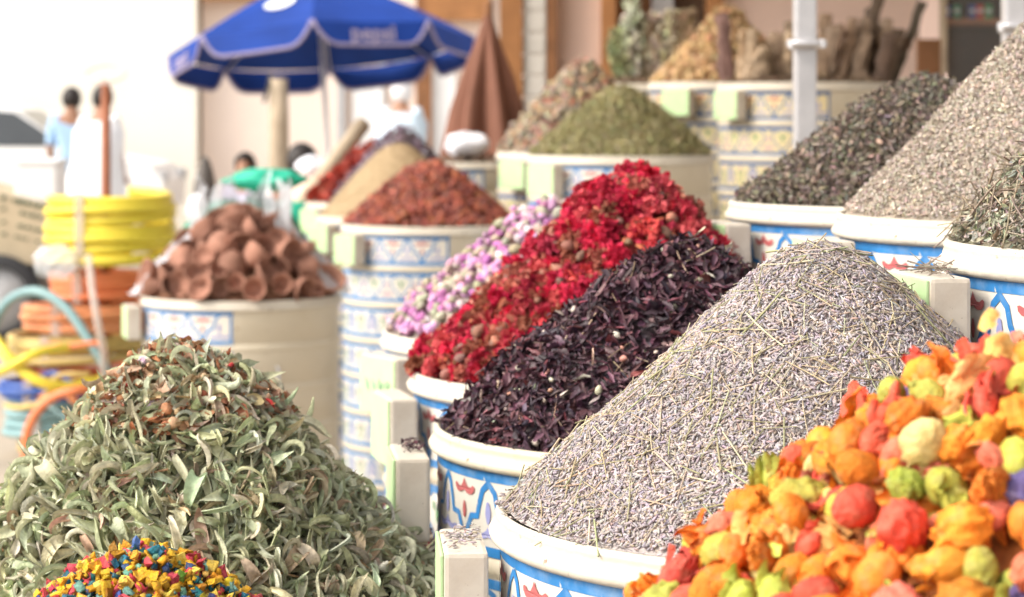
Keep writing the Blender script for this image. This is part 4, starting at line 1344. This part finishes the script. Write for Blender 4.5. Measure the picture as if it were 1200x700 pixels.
# ------------------------------------------------------------------ people
def skin_mesh(name, nodes, edges, m, sub=2):
    me = bpy.data.meshes.new('tmp')
    keys = list(nodes)
    me.from_pydata([nodes[k][0] for k in keys], [(keys.index(a), keys.index(c)) for a, c in edges], [])
    o = bpy.data.objects.new('tmp', me); COL.objects.link(o)
    o.modifiers.new('s', 'SKIN')
    for i, k in enumerate(keys):
        sv = me.skin_vertices[0].data[i]
        rr = nodes[k][1]; sv.radius = rr if isinstance(rr, tuple) else (rr, rr)
        sv.use_root = (i == 0)
    md = o.modifiers.new('d', 'SUBSURF'); md.levels = sub; md.render_levels = sub
    dg = bpy.context.evaluated_depsgraph_get(); dg.update()
    out = bpy.data.meshes.new_from_object(o.evaluated_get(dg))
    out.name = name
    out.materials.clear(); out.materials.append(m)
    out.polygons.foreach_set('use_smooth', [True] * len(out.polygons))
    bpy.data.objects.remove(o)
    return out


SKIN = mat('tan_skin', (.36, .19, .12), .55, .05, 20, spec=.35)
HAIR = mat('dark_hair', (.022, .016, .014), .5, .2, 60, .4, 90)


def person(loc, rotz, label, h, sit, cloth, scarf=None, hair=True, lean=0.0, robe=False, arms=(0.15, 0.5), legs=None, hips=.62):
    e = empty('person', loc, label, 'person', None, rotz)
    s = h
    zp = .50 * s if not sit else .46
    n = {}; E = []
    ly = lambda z: -lean * max(z - zp, 0)
    def J(k, x, y, z, r): n[k] = ((x * s, y * s + ly(z), z), r * s)
    t = lambda u: zp + u * s
    J('pel', 0, 0, t(.02), .075); J('wai', 0, 0, t(.12), .068); J('che', 0, 0, t(.24), .082); J('nek', 0, 0, t(.335), .034); J('hd0', 0, -.01, t(.375), .045)
    J('hd1', 0, -.015, t(.42), .055); J('hd2', 0, -.005, t(.462), .042); J('nos', 0, -.066, t(.405), .009)
    E += [('pel', 'wai'), ('wai', 'che'), ('che', 'nek'), ('nek', 'hd0'), ('hd0', 'hd1'), ('hd1', 'hd2'), ('hd1', 'nos')]
    for q, sx in (('L', -1), ('R', 1)):
        a0, a1 = arms
        J('sh' + q, .105 * sx, 0, t(.30), .037)
        J('el' + q, .13 * sx, -.16 * a0, t(.30 - .165 * math.cos(a0)), .026)
        J('wr' + q, .115 * sx, -.16 * a0 - .14 * math.sin(a1), t(.30 - .165 * math.cos(a0) - .14 * math.cos(a1)), .017)
        wx, wy, wz = n['wr' + q][0]
        n['pa' + q] = ((wx, wy - .05 * math.sin(a1) * s / 1.2, wz - .05 * math.cos(a1) * s / 1.2), (.022 * s, .011 * s))
        E += [('che', 'sh' + q), ('sh' + q, 'el' + q), ('el' + q, 'wr' + q), ('wr' + q, 'pa' + q)]
        px_, py_, pz_ = n['pa' + q][0]
        for i in range(5):
            k = 'f%d' % i + q
            off = (-.018 + .012 * i) * s / 1.6 if i < 4 else .03 * -sx
            ln = (.036, .042, .040, .032, .022)[i] * s / 1.6 * 1.3
            n[k] = ((px_ + off, py_ - ln * math.sin(a1 + .3), pz_ - ln * math.cos(a1 + .3)), .008)
            E.append(('pa' + q, k))
        J('hi' + q, .05 * sx, 0, zp - .02 * s, .056)
        if sit:
            J('kn' + q, .06 * sx, -.25, zp - .02 * s, .040); J('an' + q, .06 * sx, -.27, .08, .026); J('to' + q, .065 * sx, -.36, .03, .022)
        else:
            J('kn' + q, .052 * sx, -.01, .27 * s, .040); J('an' + q, .052 * sx, .0, .06, .026); J('to' + q, .06 * sx, -.09, .025, .022)
        E += [('pel', 'hi' + q), ('hi' + q, 'kn' + q), ('kn' + q, 'an' + q), ('an' + q, 'to' + q)]
    link('body', skin_mesh('body', n, E, SKIN), e)
    cn = {k: (n[k][0], n[k][1] * 1.22 if not isinstance(n[k][1], tuple) else n[k][1]) for k in ('pel', 'wai', 'che', 'shL', 'elL', 'shR', 'elR', 'hiL', 'knL', 'hiR', 'knR')}
    ce_ = [('pel', 'wai'), ('wai', 'che'), ('che', 'shL'), ('shL', 'elL'), ('che', 'shR'), ('shR', 'elR'), ('pel', 'hiL'), ('hiL', 'knL'), ('pel', 'hiR'), ('hiR', 'knR')]
    link('clothing', skin_mesh('clothing', cn, ce_, cloth), e)
    if robe:
        b = B(); b.lathe([(.10 * s, t(.30)), (.135 * s, t(.24)), (.13 * s, t(.1)), (.15 * s, zp), (.17 * s, zp * .5), (.19 * s, .08)], n=28)
        b.v = [(x * 1.15 + .012 * math.sin(7 * math.atan2(y, x)), y * .8 + ly(z), z) for x, y, z in b.v]
        b.obj('robe', cloth, e, smooth=True)
    hx, hy_, hz = n['hd1'][0]
    if scarf:
        v, f = t_blob(.26, .21, 16, 12, .06, 3, rng=np.random.default_rng(2)); v = v[:, [1, 2, 0]]
        k = [q for q in f if not (v[q].mean(0)[1] < -.055 and v[q].mean(0)[2] < .05)]
        link('headscarf', mesh('headscarf', v, k, scarf, True), e, (hx, hy_ + .01, hz + .01))
    elif hair:
        v, f = t_blob(.235 * s / 1.65, .20 * s / 1.65, 18, 14, .04, 5, rng=np.random.default_rng(4)); v = v[:, [1, 2, 0]]
        k = [q for q in f if not (v[q].mean(0)[1] < -.03 and v[q].mean(0)[2] < .045) and v[q].mean(0)[2] > -.085]
        link('hair', mesh('hair', v, k, HAIR, True), e, (hx, hy_ + .012, hz + .012))
    return e


WHITEC = mat('white_robe_cloth', (.80, .80, .82), .9, .05, 6, .2, 15)
BLUEC = mat('sky_blue_cloth', (.38, .56, .78), .9, .06, 6, .2, 15)
LBLUE = mat('pale_blue_cloth', (.58, .70, .80), .9, .06, 6, .2, 15)
GREYC = mat('grey_lilac_cloth', (.42, .40, .50), .9, .06, 6)
RUSTC = mat('rust_cloth', (.40, .20, .12), .9, .1, 6)
person((W(112, 0, 19).x, 19, 0), rad(150), 'person in a loose white robe standing behind the hose post', 1.57, False, WHITEC, robe=True, lean=.12)
person((W(84, 0, 21.5).x, 21.5, 0), rad(190), 'person in a sky blue shirt behind the white robed person', 1.58, False, BLUEC)
person((W(288, 0, 15).x, 15, 0), rad(-20), 'dark haired young person in grey seated behind the green sacks', 1.22, True, GREYC)
b = B(); b.box((0, 0, .2), (.4, .36, .4), bev=.02); tag(b.obj('crate_seat', M['palewood'], None, (W(288, 0, 15).x, 15.05, 0)), 'wooden crate the young person in grey sits on', 'crate')
person((W(354, 0, 12.2).x, 12.2, 0), rad(200), 'long dark haired person in rust clothes seated under the blue parasol', 1.42, True, RUSTC, arms=(.4, 1.2))
b = B(); b.box((0, 0, .2), (.4, .36, .4), bev=.02); tag(b.obj('stool', M['palewood'], None, (W(354, 0, 12.2).x, 12.25, 0)), 'low stool under the long haired person', 'stool')
a = W(357, 178, 12.2)
v, f = t_blob(.30, .235, 22, 16, .05, 4, rng=np.random.default_rng(4)); v = v[:, [1, 2, 0]]
person((W(470, 0, 22).x, 22, 0), rad(160), 'person in pale blue wearing a white headscarf by the slatted shutter', 1.66, False, LBLUE, scarf=WHITEC, robe=True)
a = W(367, 197, 10.9)
crumple('white_bundle', M['white_cloth'], 'bright white crumpled bundle on the barrel beside the long haired person', 'bundle', (a.x, 10.9, a.z - .05), (.17, .15, .11), 14, .12, 4)
b = B(); b.lathe([(.001, 0), (.1, 0), (.12, a.z * .5), (.1, a.z - .04), (.001, a.z - .04)], n=20)
tag(b.obj('small_drum', M['rose_wall'], None, (a.x, 10.9, 0), True), 'narrow brown drum under the white bundle', 'drum')

# ------------------------------------------------------------------ blue parasol
UY = 16.0
M['canopy'] = mat('royal_blue_canvas', (.008, .042, .25), .75, .22, 3, .1, 40, .25)
M['trim'] = mat('pale_lilac_trim', (.30, .26, .38), .8, .05, 20)
hub = W(377, 54, UY)
ue = empty('blue_parasol', (0, 0, 0), 'royal blue parasol with pale scalloped trim and lettering', 'parasol')
ue.location = hub
ue.rotation_euler = (rad(-7.5), rad(-4.0), 0)
NR = 8; UR = 1.08; RISE = .50


def rib(k): a = 2 * math.pi * k / NR + rad(2); return math.cos(a), math.sin(a)


b = B()
for k in range(NR):
    c0, s0 = rib(k); c1, s1 = rib(k + 1); m = 8
    v = []; f = []
    for i in range(m + 1):
        t = i / m; rr_ = .04 + (UR - .04) * t; z = RISE * (1 - t ** 1.25)
        for j in range(5):
            w = j / 4; sag = 1 - .05 * math.sin(math.pi * w) * t
            v.append(((c0 * (1 - w) + c1 * w) * rr_ * sag, (s0 * (1 - w) + s1 * w) * rr_ * sag, z - .02 * math.sin(math.pi * w) * t))
    for i in range(m):
        for j in range(4): f.append((i * 5 + j, i * 5 + j + 1, (i + 1) * 5 + j + 1, (i + 1) * 5 + j))
    b.add(v, f)
cn = b.obj('canopy', M['canopy'], ue, smooth=True)


def text_mesh(txt, size):
    cu = bpy.data.curves.new('t', 'FONT'); cu.body = txt; cu.size = size; cu.align_x = 'CENTER'; cu.resolution_u = 3; cu.offset = .004
    o = bpy.data.objects.new('t', cu); COL.objects.link(o)
    dg = bpy.context.evaluated_depsgraph_get(); dg.update()
    me = bpy.data.meshes.new_from_object(o.evaluated_get(dg))
    v = [q.co.copy() for q in me.vertices]; f = [tuple(q.vertices) for q in me.polygons]
    bpy.data.objects.remove(o)
    return v, f


tv, tf = text_mesh('pepsi', .155)
for k in range(NR):
    c0, s0 = rib(k); c1, s1 = rib(k + 1)
    A = Vector((c0, s0, 0)) * UR; C = Vector((c1, s1, 0)) * UR
    out = ((A + C) / 2).normalized(); L = (C - A).length; tx = (C - A).normalized()
    prof = [(0, .0), (.03, -.05), (.075, -.105), (.13, -.145), (.2, -.16), (.5, -.155), (.8, -.16), (.87, -.145), (.925, -.105), (.97, -.05), (1.0, .0)]
    def pt(w, z, off=0.0): return A + tx * (w * L) + out * (.012 * math.sin(math.pi * w) - .055 * math.sin(math.pi * w) * UR * .0 + off + z * -.12) + Vector((0, 0, z - .02 * math.sin(math.pi * w)))
    b = B(); v = []
    for (w, z) in prof: v += [pt(w, 0), pt(w, z * .5), pt(w, z)]
    b.add(v, [(3 * i + q, 3 * i + 3 + q, 3 * i + 4 + q, 3 * i + 1 + q) for i in range(len(prof) - 1) for q in (0, 1)])
    va = b.obj('valance', M['canopy'], ue, smooth=True)
    b = B(); b.tube([pt(w, z) for (w, z) in prof], .013, 6); b.obj('trim', M['trim'], va, smooth=True)
    if k % 2 == 0:
        b = B(); b.add([pt(.5 + q.x / L, -.125 + q.y, .012) for q in tv], tf)
        b.obj('lettering', M['trim'], va)
    r_ = B(); r_.tube([Vector((c0, s0, 0)) * UR * .98 + Vector((0, 0, -.012)), Vector((c0, s0, 0)) * .5 + Vector((0, 0, RISE * .55)), Vector((0, 0, RISE - .03))], .008, 6)
    r_.obj('rib', M['grey'], ue, smooth=True)
b = B(); b.tube([(0, 0, RISE + .06), (0, 0, -1.83)], .019, 10); b.obj('pole', M['white'], ue, smooth=True)
# white roundel printed on one canopy panel
c0, s0 = rib(5); c1, s1 = rib(6)
b = B(); v = []
for i in range(20):
    th = i * math.pi / 10
    t = .62 + .10 * math.sin(th); w = .5 + .22 * math.cos(th)
    rr_ = (.04 + (UR - .04) * t) * (1 - .05 * math.sin(math.pi * w) * t)
    v.append(((c0 * (1 - w) + c1 * w) * rr_, (s0 * (1 - w) + s1 * w) * rr_, RISE * (1 - t ** 1.25) - .02 * math.sin(math.pi * w) * t + .012))
b.add(v, [tuple(range(20))]); b.obj('white_roundel', M['white'], ue)
bx = W(377, 0, UY)
be = empty('parasol_base', (ue.matrix_basis @ Vector((0, 0, -1.8))).to_tuple()[:2] + (0,), 'round concrete foot of the blue parasol', 'parasol base')
b = B(); b.lathe([(.001, 0), (.24, 0), (.25, .02), (.24, .07), (.06, .09), (.03, .20), (.001, .20)], n=28); b.obj('foot', M['grey'], be, smooth=True)
a = W(326, 92, 15.0)
b = B(); b.tube([(0.01, 0, 0), (0, .01, .6), (.005, 0, a.z * .8), (0, 0, a.z)], [.075, .07, .066, .062], 14)
pw = empty('wooden_post', (a.x, 15.0, 0), 'thick pale wooden post standing under the left half of the blue parasol', 'post')
b.obj('trunk', M['palewood'], pw, smooth=True)
b = B(); b.tube([(-.09, -.05, a.z - .16), (-.06, -.06, a.z - .05), (-.05, 0, a.z + .03)], .012, 6); b.obj('wire_tie', M['dark'], pw)
p0 = W(425, 146, 9.6); p1 = W(365, 226, 9.3); d = (p1 - p0); t = p0.z / -d.z
b = B(); b.tube([p0 + d * t * i / 6 for i in range(7)], .036, 12)
tag(b.obj('leaning_pole', M['palewood'], smooth=True), 'thick pale pole leaning behind the red chillies', 'pole')

# closed brown parasol
a = W(572, 12, 9.0)
qe = empty('closed_parasol', (a.x, 9.0, 0), 'closed brown parasol hanging in deep folds', 'parasol')
b = B(); n = 72; pr = [(.012, a.z), (.024, a.z - .05), (.052, a.z - .14), (.088, a.z - .26), (.125, a.z - .40), (.155, a.z - .56), (.18, a.z - .75), (.19, a.z - .95), (.18, a.z - 1.15)]
b.lathe(pr, n=n)
b.v = [(x * (1 + .24 * math.cos(7 * math.atan2(y, x) + 1.0 + z) * min(1, (a.z - z) * 3.5)), y * (1 + .24 * math.cos(7 * math.atan2(y, x) + 1.0 + z) * min(1, (a.z - z) * 3.5)), z) for x, y, z in b.v]
b.obj('canopy', mat('brown_canvas', (.19, .08, .05), .8, .2, 6, .2, 40), qe, smooth=True)
b = B(); b.tube([(0, 0, 0), (0, 0, a.z + .03)], .018, 10); b.obj('pole', M['wood'], qe)
b = B(); b.lathe([(.001, 0), (.2, 0), (.2, .05), (.05, .08), (.001, .08)], n=24); b.obj('foot', M['grey'], qe)

# tin with a white cloth bag, right of the tan powder
hb_ = Heap(W(552, 0, 8.75).x, 8.75, 1.14, .262, .02, .2, lump=.001, seed=31)
make_tin(*hb_.c, 'painted tin under the white cloth bag', blk=225)
g1, _, _ = group(hb_, Tb, 500, r, [(.2, .12, .09), (.26, .17, .12)], (1, 1), (.6, 1), .5, .002, .003)
stuff('tin_filling', hb_, [g1], PM['pod'], 'brown crumbs under the white cloth bag', 'crumbs', (.10, .07, .05), .004)
a = W(546, 178, 8.6)
crumple('white_bag', M['white_cloth'], 'crumpled white cloth bag in front of the closed brown parasol', 'bag', (a.x, 8.62, 1.155), (.19, .16, .10), 16, .16, 3, rot=.3)

# ------------------------------------------------------------------ steel posts
def steel_post(px, Y, ycl, label):
    e = empty('steel_post', (W(px, 0, Y).x, Y, 0), label, 'post')
    b = B(); b.box((0, 0, 1.25), (.042, .042, 2.5), bev=.006); b.obj('upright', M['steel'], e)
    z = W(0, ycl, Y).z
    b = B(); b.box((0, 0, z), (.052, .052, .02), bev=.004); b.obj('collar', M['steel'], e)
    b = B(); b.tube([(-.036, -.026, z), (-.02, -.034, z + .001), (.02, -.034, z), (.036, -.026, z)], [.006, .009, .009, .006], 10)
    b.obj('clamp', M['steel'], e, smooth=True)
    for sx in (-1, 1):
        b = B(); b.tube([(sx * .030, -.034, z - .008), (sx * .030, -.034, z + .008)], .006, 6); b.obj('bolt', M['steel'], e)
    b = B(); b.box((0, 0, .004), (.14, .14, .008)); b.obj('base_plate', M['steel'], e)
    return e


steel_post(943, 4.3, 52, 'square steel post in front of the bark stick tin')
steel_post(1188, 4.3, 32, 'square steel post behind the tall beige heap')

# ------------------------------------------------------------------ bark sticks and herb bunches
BARK = [piece_mat('bark', 'obj', .85, .15, .3, 30, .7, 60)]
rb = random.Random(12)
sticks = []
cxk = h_cin.c
EXTRA = []
for q in range(16):
    xa = rb.uniform(866, 934); EXTRA.append((xa, xa + rb.uniform(-9, 9), rb.uniform(34, 70), rb.uniform(4, 7), (lambda u: (.42 * u, .31 * u, .21 * u))(rb.uniform(.75, 1.1)), 'pale tan bark stick'))
for q in range(18):
    xa = rb.uniform(956, 1034); EXTRA.append((xa, xa + rb.uniform(4, 26), rb.uniform(16, 62), rb.uniform(4, 7), (lambda u: (.27 * u, .195 * u, .14 * u))(rb.uniform(.7, 1.2)), 'brown bark stick'))
for i, (x0, x1, yt, w, col, kind) in enumerate(EXTRA + list((
        (853, 847, 18, 7.5, (.17, .10, .085), 'ridged dark bark stick leaning on the orange root heap'),
        (868, 872, 36, 5, (.30, .20, .12), 'tan bark stick beside the ridged dark stick'),
        (880, 886, 52, 5, (.34, .25, .16), 'pale tan bark stick'), (892, 898, 58, 6, (.40, .29, .18), 'pale tan bark stick'),
        (906, 900, 60, 5, (.34, .24, .15), 'pale tan bark stick'), (914, 908, 40, 6, (.28, .20, .14), 'brown bark stick'), (920, 926, 26, 6, (.22, .16, .11), 'brown bark stick'),
        (926, 932, 38, 5, (.24, .17, .12), 'brown bark stick'), (960, 968, 18, 6, (.22, .15, .10), 'brown bark stick'), (968, 985, 30, 5, (.30, .20, .14), 'brown bark stick'),
        (980, 1000, 22, 5, (.28, .19, .13), 'brown bark stick'), (990, 1012, 36, 5, (.20, .13, .09), 'brown bark stick'), (998, 1022, 12, 6, (.13, .09, .065), 'very dark bark stick'), (1006, 1030, -2, 6, (.12, .085, .06), 'very dark bark stick'),
        (1016, 1034, 30, 6, (.11, .08, .06), 'very dark bark stick'), (1022, 1044, 40, 6, (.12, .08, .06), 'very dark bark stick'), (1028, 1054, 36, 6, (.13, .09, .065), 'very dark bark stick'), (1030, 1064, 46, 5, (.12, .08, .06), 'very dark bark stick'),
        (1034, 1082, 4, 5, (.10, .08, .06), 'longest dark bark stick leaning out over the tin edge')))):
    Y0 = 7.1 + rb.uniform(-.08, .14)
    p0 = W(x0, 102, Y0); p1 = W(x1, yt, Y0 + rb.uniform(-.05, .1))
    p0.z = 1.36 + .02 * rb.random()
    d = p1 - p0; n = 9
    pts = [p0 + d * (j / n) + Vector((rb.uniform(-1, 1), rb.uniform(-1, 1), 0)) * .006 for j in range(n + 1)]
    rs_ = [w * 1.25 * 7.1 / F * (1 + .22 * rb.uniform(-1, 1)) for _ in pts]
    b = B(); b.tube(pts, rs_, 10)
    # the curled-in edge of the bark quill
    b.tube([q + Vector((rs_[j] * .5, -rs_[j] * .75, .002)) for j, q in enumerate(pts)], [q * .42 for q in rs_], 7)
    me = b.me('bark_stick', BARK[0], True)
    o = link('bark_stick', me); o.color = (*col, 1)
    same = kind in ('pale tan bark stick', 'brown bark stick', 'very dark bark stick')
    tag(o, kind + (' standing in the highest tin' if same else ''), 'bark stick', ('bark sticks, ' + kind) if same else 'bark sticks')

rb2 = np.random.default_rng(33)
BUN = piece_mat('herb_bunch', 'attr', .8, .2, .25, 60, .3, 200, transl=.1)
for i, (x0, x1, yt, wpx, col, lab) in enumerate((
        (735, 724, 36, 15, (.24, .25, .14), 'dark olive herb bunch leaning left in its tin'), (745, 741, 2, 14, (.45, .46, .36), 'whitish green herb bunch, the tallest of the bunches'),
        (762, 768, 18, 13, (.44, .37, .30), 'pinkish grey herb bunch in the middle of the bunches'), (775, 786, 16, 13, (.38, .34, .25), 'grey green herb bunch beside the orange root heap'),
        (756, 752, 22, 12, (.17, .14, .09), 'brown herb bunch behind the pinkish grey one'), (790, 806, 14, 12, (.30, .22, .14), 'russet herb bunch leaning right behind the orange root heap'))):
    p0 = W(x0, 104, 8.28); p0.z = 1.41; p1 = W(x1, yt, 8.3); d = np.array(p1 - p0); L = np.linalg.norm(d); ax = d / L
    Tl = [t_leaf(.05, .010, rb2.uniform(-2, 2), .9, 1, .06, 6, 4, rb2, 0) for _ in range(5)]
    n = 420; t = rb2.uniform(.12, 1, n)
    wr = wpx * 8.3 / F * (np.sin(np.clip(t, 0, 1) * 2.4 + .25)) * rb2.uniform(.2, 1, n) ** .5
    a = rb2.uniform(0, 6.28, n)
    u = np.cross(ax, [0, 1, 0.1]); u /= np.linalg.norm(u); w_ = np.cross(ax, u)
    col = tuple(np.array(col) * 1.5); P = ax * (t * L)[:, None] + u * (wr * np.cos(a))[:, None] + w_ * (wr * np.sin(a))[:, None]
    Nn = ax * .8 + u * (.6 * np.cos(a))[:, None] + w_ * (.6 * np.sin(a))[:, None]
    fr = frames(Nn, rb2, .4); fr = fr[:, :, [2, 1, 0]]; fr[:, :, 1] *= -1
    Ts = [t_stick(L * .9, .003, .02, rb2)]
    m_ = 14; Rst = np.stack([np.stack([ax + .06 * rb2.normal(size=3), u, w_], 1) for _ in range(m_)])
    g_a = [Tl, P, fr, rb2.uniform(.6, 1.1, n), palette(n, [col, tuple(np.array(col) * .7), tuple(np.array(col) * 1.25)], (3, 2, 2), rb2, .15)[0]]
    g_b = [Ts, np.tile(ax * L * .45, (m_, 1)) + rb2.normal(size=(m_, 3)) * .008, Rst, np.ones(m_), palette(m_, [(.25, .18, .1)], (1,), rb2)[0]]
    me = bake('herb_bunch', [g_a, g_b], BUN)
    tag(link('herb_bunch', me, None, tuple(p0)), lab, 'herb bunch', 'herb bunches')

# ------------------------------------------------------------------ glazed cabinet at the right
QY = 8.6
q0 = W(1101, 0, QY).x; q1 = W(1260, 0, QY).x
ge = empty('display_cabinet', ((q0 + q1) / 2, QY, 0), 'dark wooden display cabinet with a glazed front and small packets', 'cabinet')
hw = (q1 - q0) / 2
b = B(); b.box((0, .45, 1.1), (2 * hw, .04, 2.2)); b.obj('back_panel', M['dwood'], ge)
for sx in (-1, 1):
    b = B(); b.box((sx * (hw - .015), .22, 1.1), (.03, .42, 2.2)); b.obj('side_panel', M['rose_wall'], ge)
b = B(); b.box((-hw + .012, -.012, 1.1), (.026, .02, 2.2)); b.obj('front_frame', M['palewood'], ge)
zs = W(0, 21, QY).z
for z_ in (.3, zs - .45, zs, zs + .35):
    b = B(); b.box((0, .22, z_ - .012), (2 * hw - .06, .40, .022)); b.obj('shelf', M['wood'], ge)
gl = mat('cabinet_glass', (.9, .92, .92), .03, 0, 5, spec=.15, alpha=.05); b = B(); b.box((.012, -.004, 1.1), (2 * hw - .05, .004, 2.1)); b.obj('pane', gl, ge)
for i, (px_, c, lab) in enumerate(((1109, (.02, .05, .28), 'dark blue packet'), (1121, (.03, .28, .14), 'green packet'), (1139, (.03, .06, .32), 'blue packet between red and green'), (1148, (.55, .06, .05), 'red packet'), (1158, (.05, .30, .10), 'leaf green packet'))):
    b = B(); w_ = .028; b.box((0, 0, .027), (w_, .02, .054), bev=.003)
    o = b.obj('packet', mat('packet_%d' % i, c, .4, .15, 60), None, (W(px_, 0, QY + .1).x, QY + .1, zs))
    b = B(); b.box((0, -.0115, .03), (w_ * .6, .002, .014)); b.obj('paper_label', M['white'], o)
    tag(o, lab + ' on the shelf of the display cabinet', 'packet')
# low orange wood board standing beside the cabinet
a = W(1088, 46, 8.3); b = B(); b.box((0, 0, a.z / 2), (.085, .04, a.z), bev=.004)
tag(b.obj('wood_board', M['wood'], None, (a.x, 8.3, 0)), 'upright brown board beside the glazed cabinet', 'board')

# ------------------------------------------------------------------ unseen awning on the steel posts, added to shade the highest tins
ae = empty('added_awning', (0, 0, 0), 'unseen beige canvas awning added for shade, stretched from the steel posts to the shop front', 'awning')
b = B(); v = []; nx, ny = 12, 10
for i in range(nx + 1):
    for j in range(ny + 1):
        v.append((-.35 + 3.6 * i / nx, 4.15 + 6.4 * j / ny, 2.52 + .5 * j / ny - .06 * math.sin(math.pi * i / nx * 3) ** 2))
b.add(v, [(i * (ny + 1) + j, (i + 1) * (ny + 1) + j, (i + 1) * (ny + 1) + j + 1, i * (ny + 1) + j + 1) for i in range(nx) for j in range(ny)])
b.obj('canvas', mat('beige_canvas', (.62, .54, .42), .9, .06, 5), ae, smooth=True)
b = B(); b.tube([(-.35, 4.3, 2.49), (3.25, 4.3, 2.49)], .022, 8); b.obj('front_bar', M['steel'], ae)
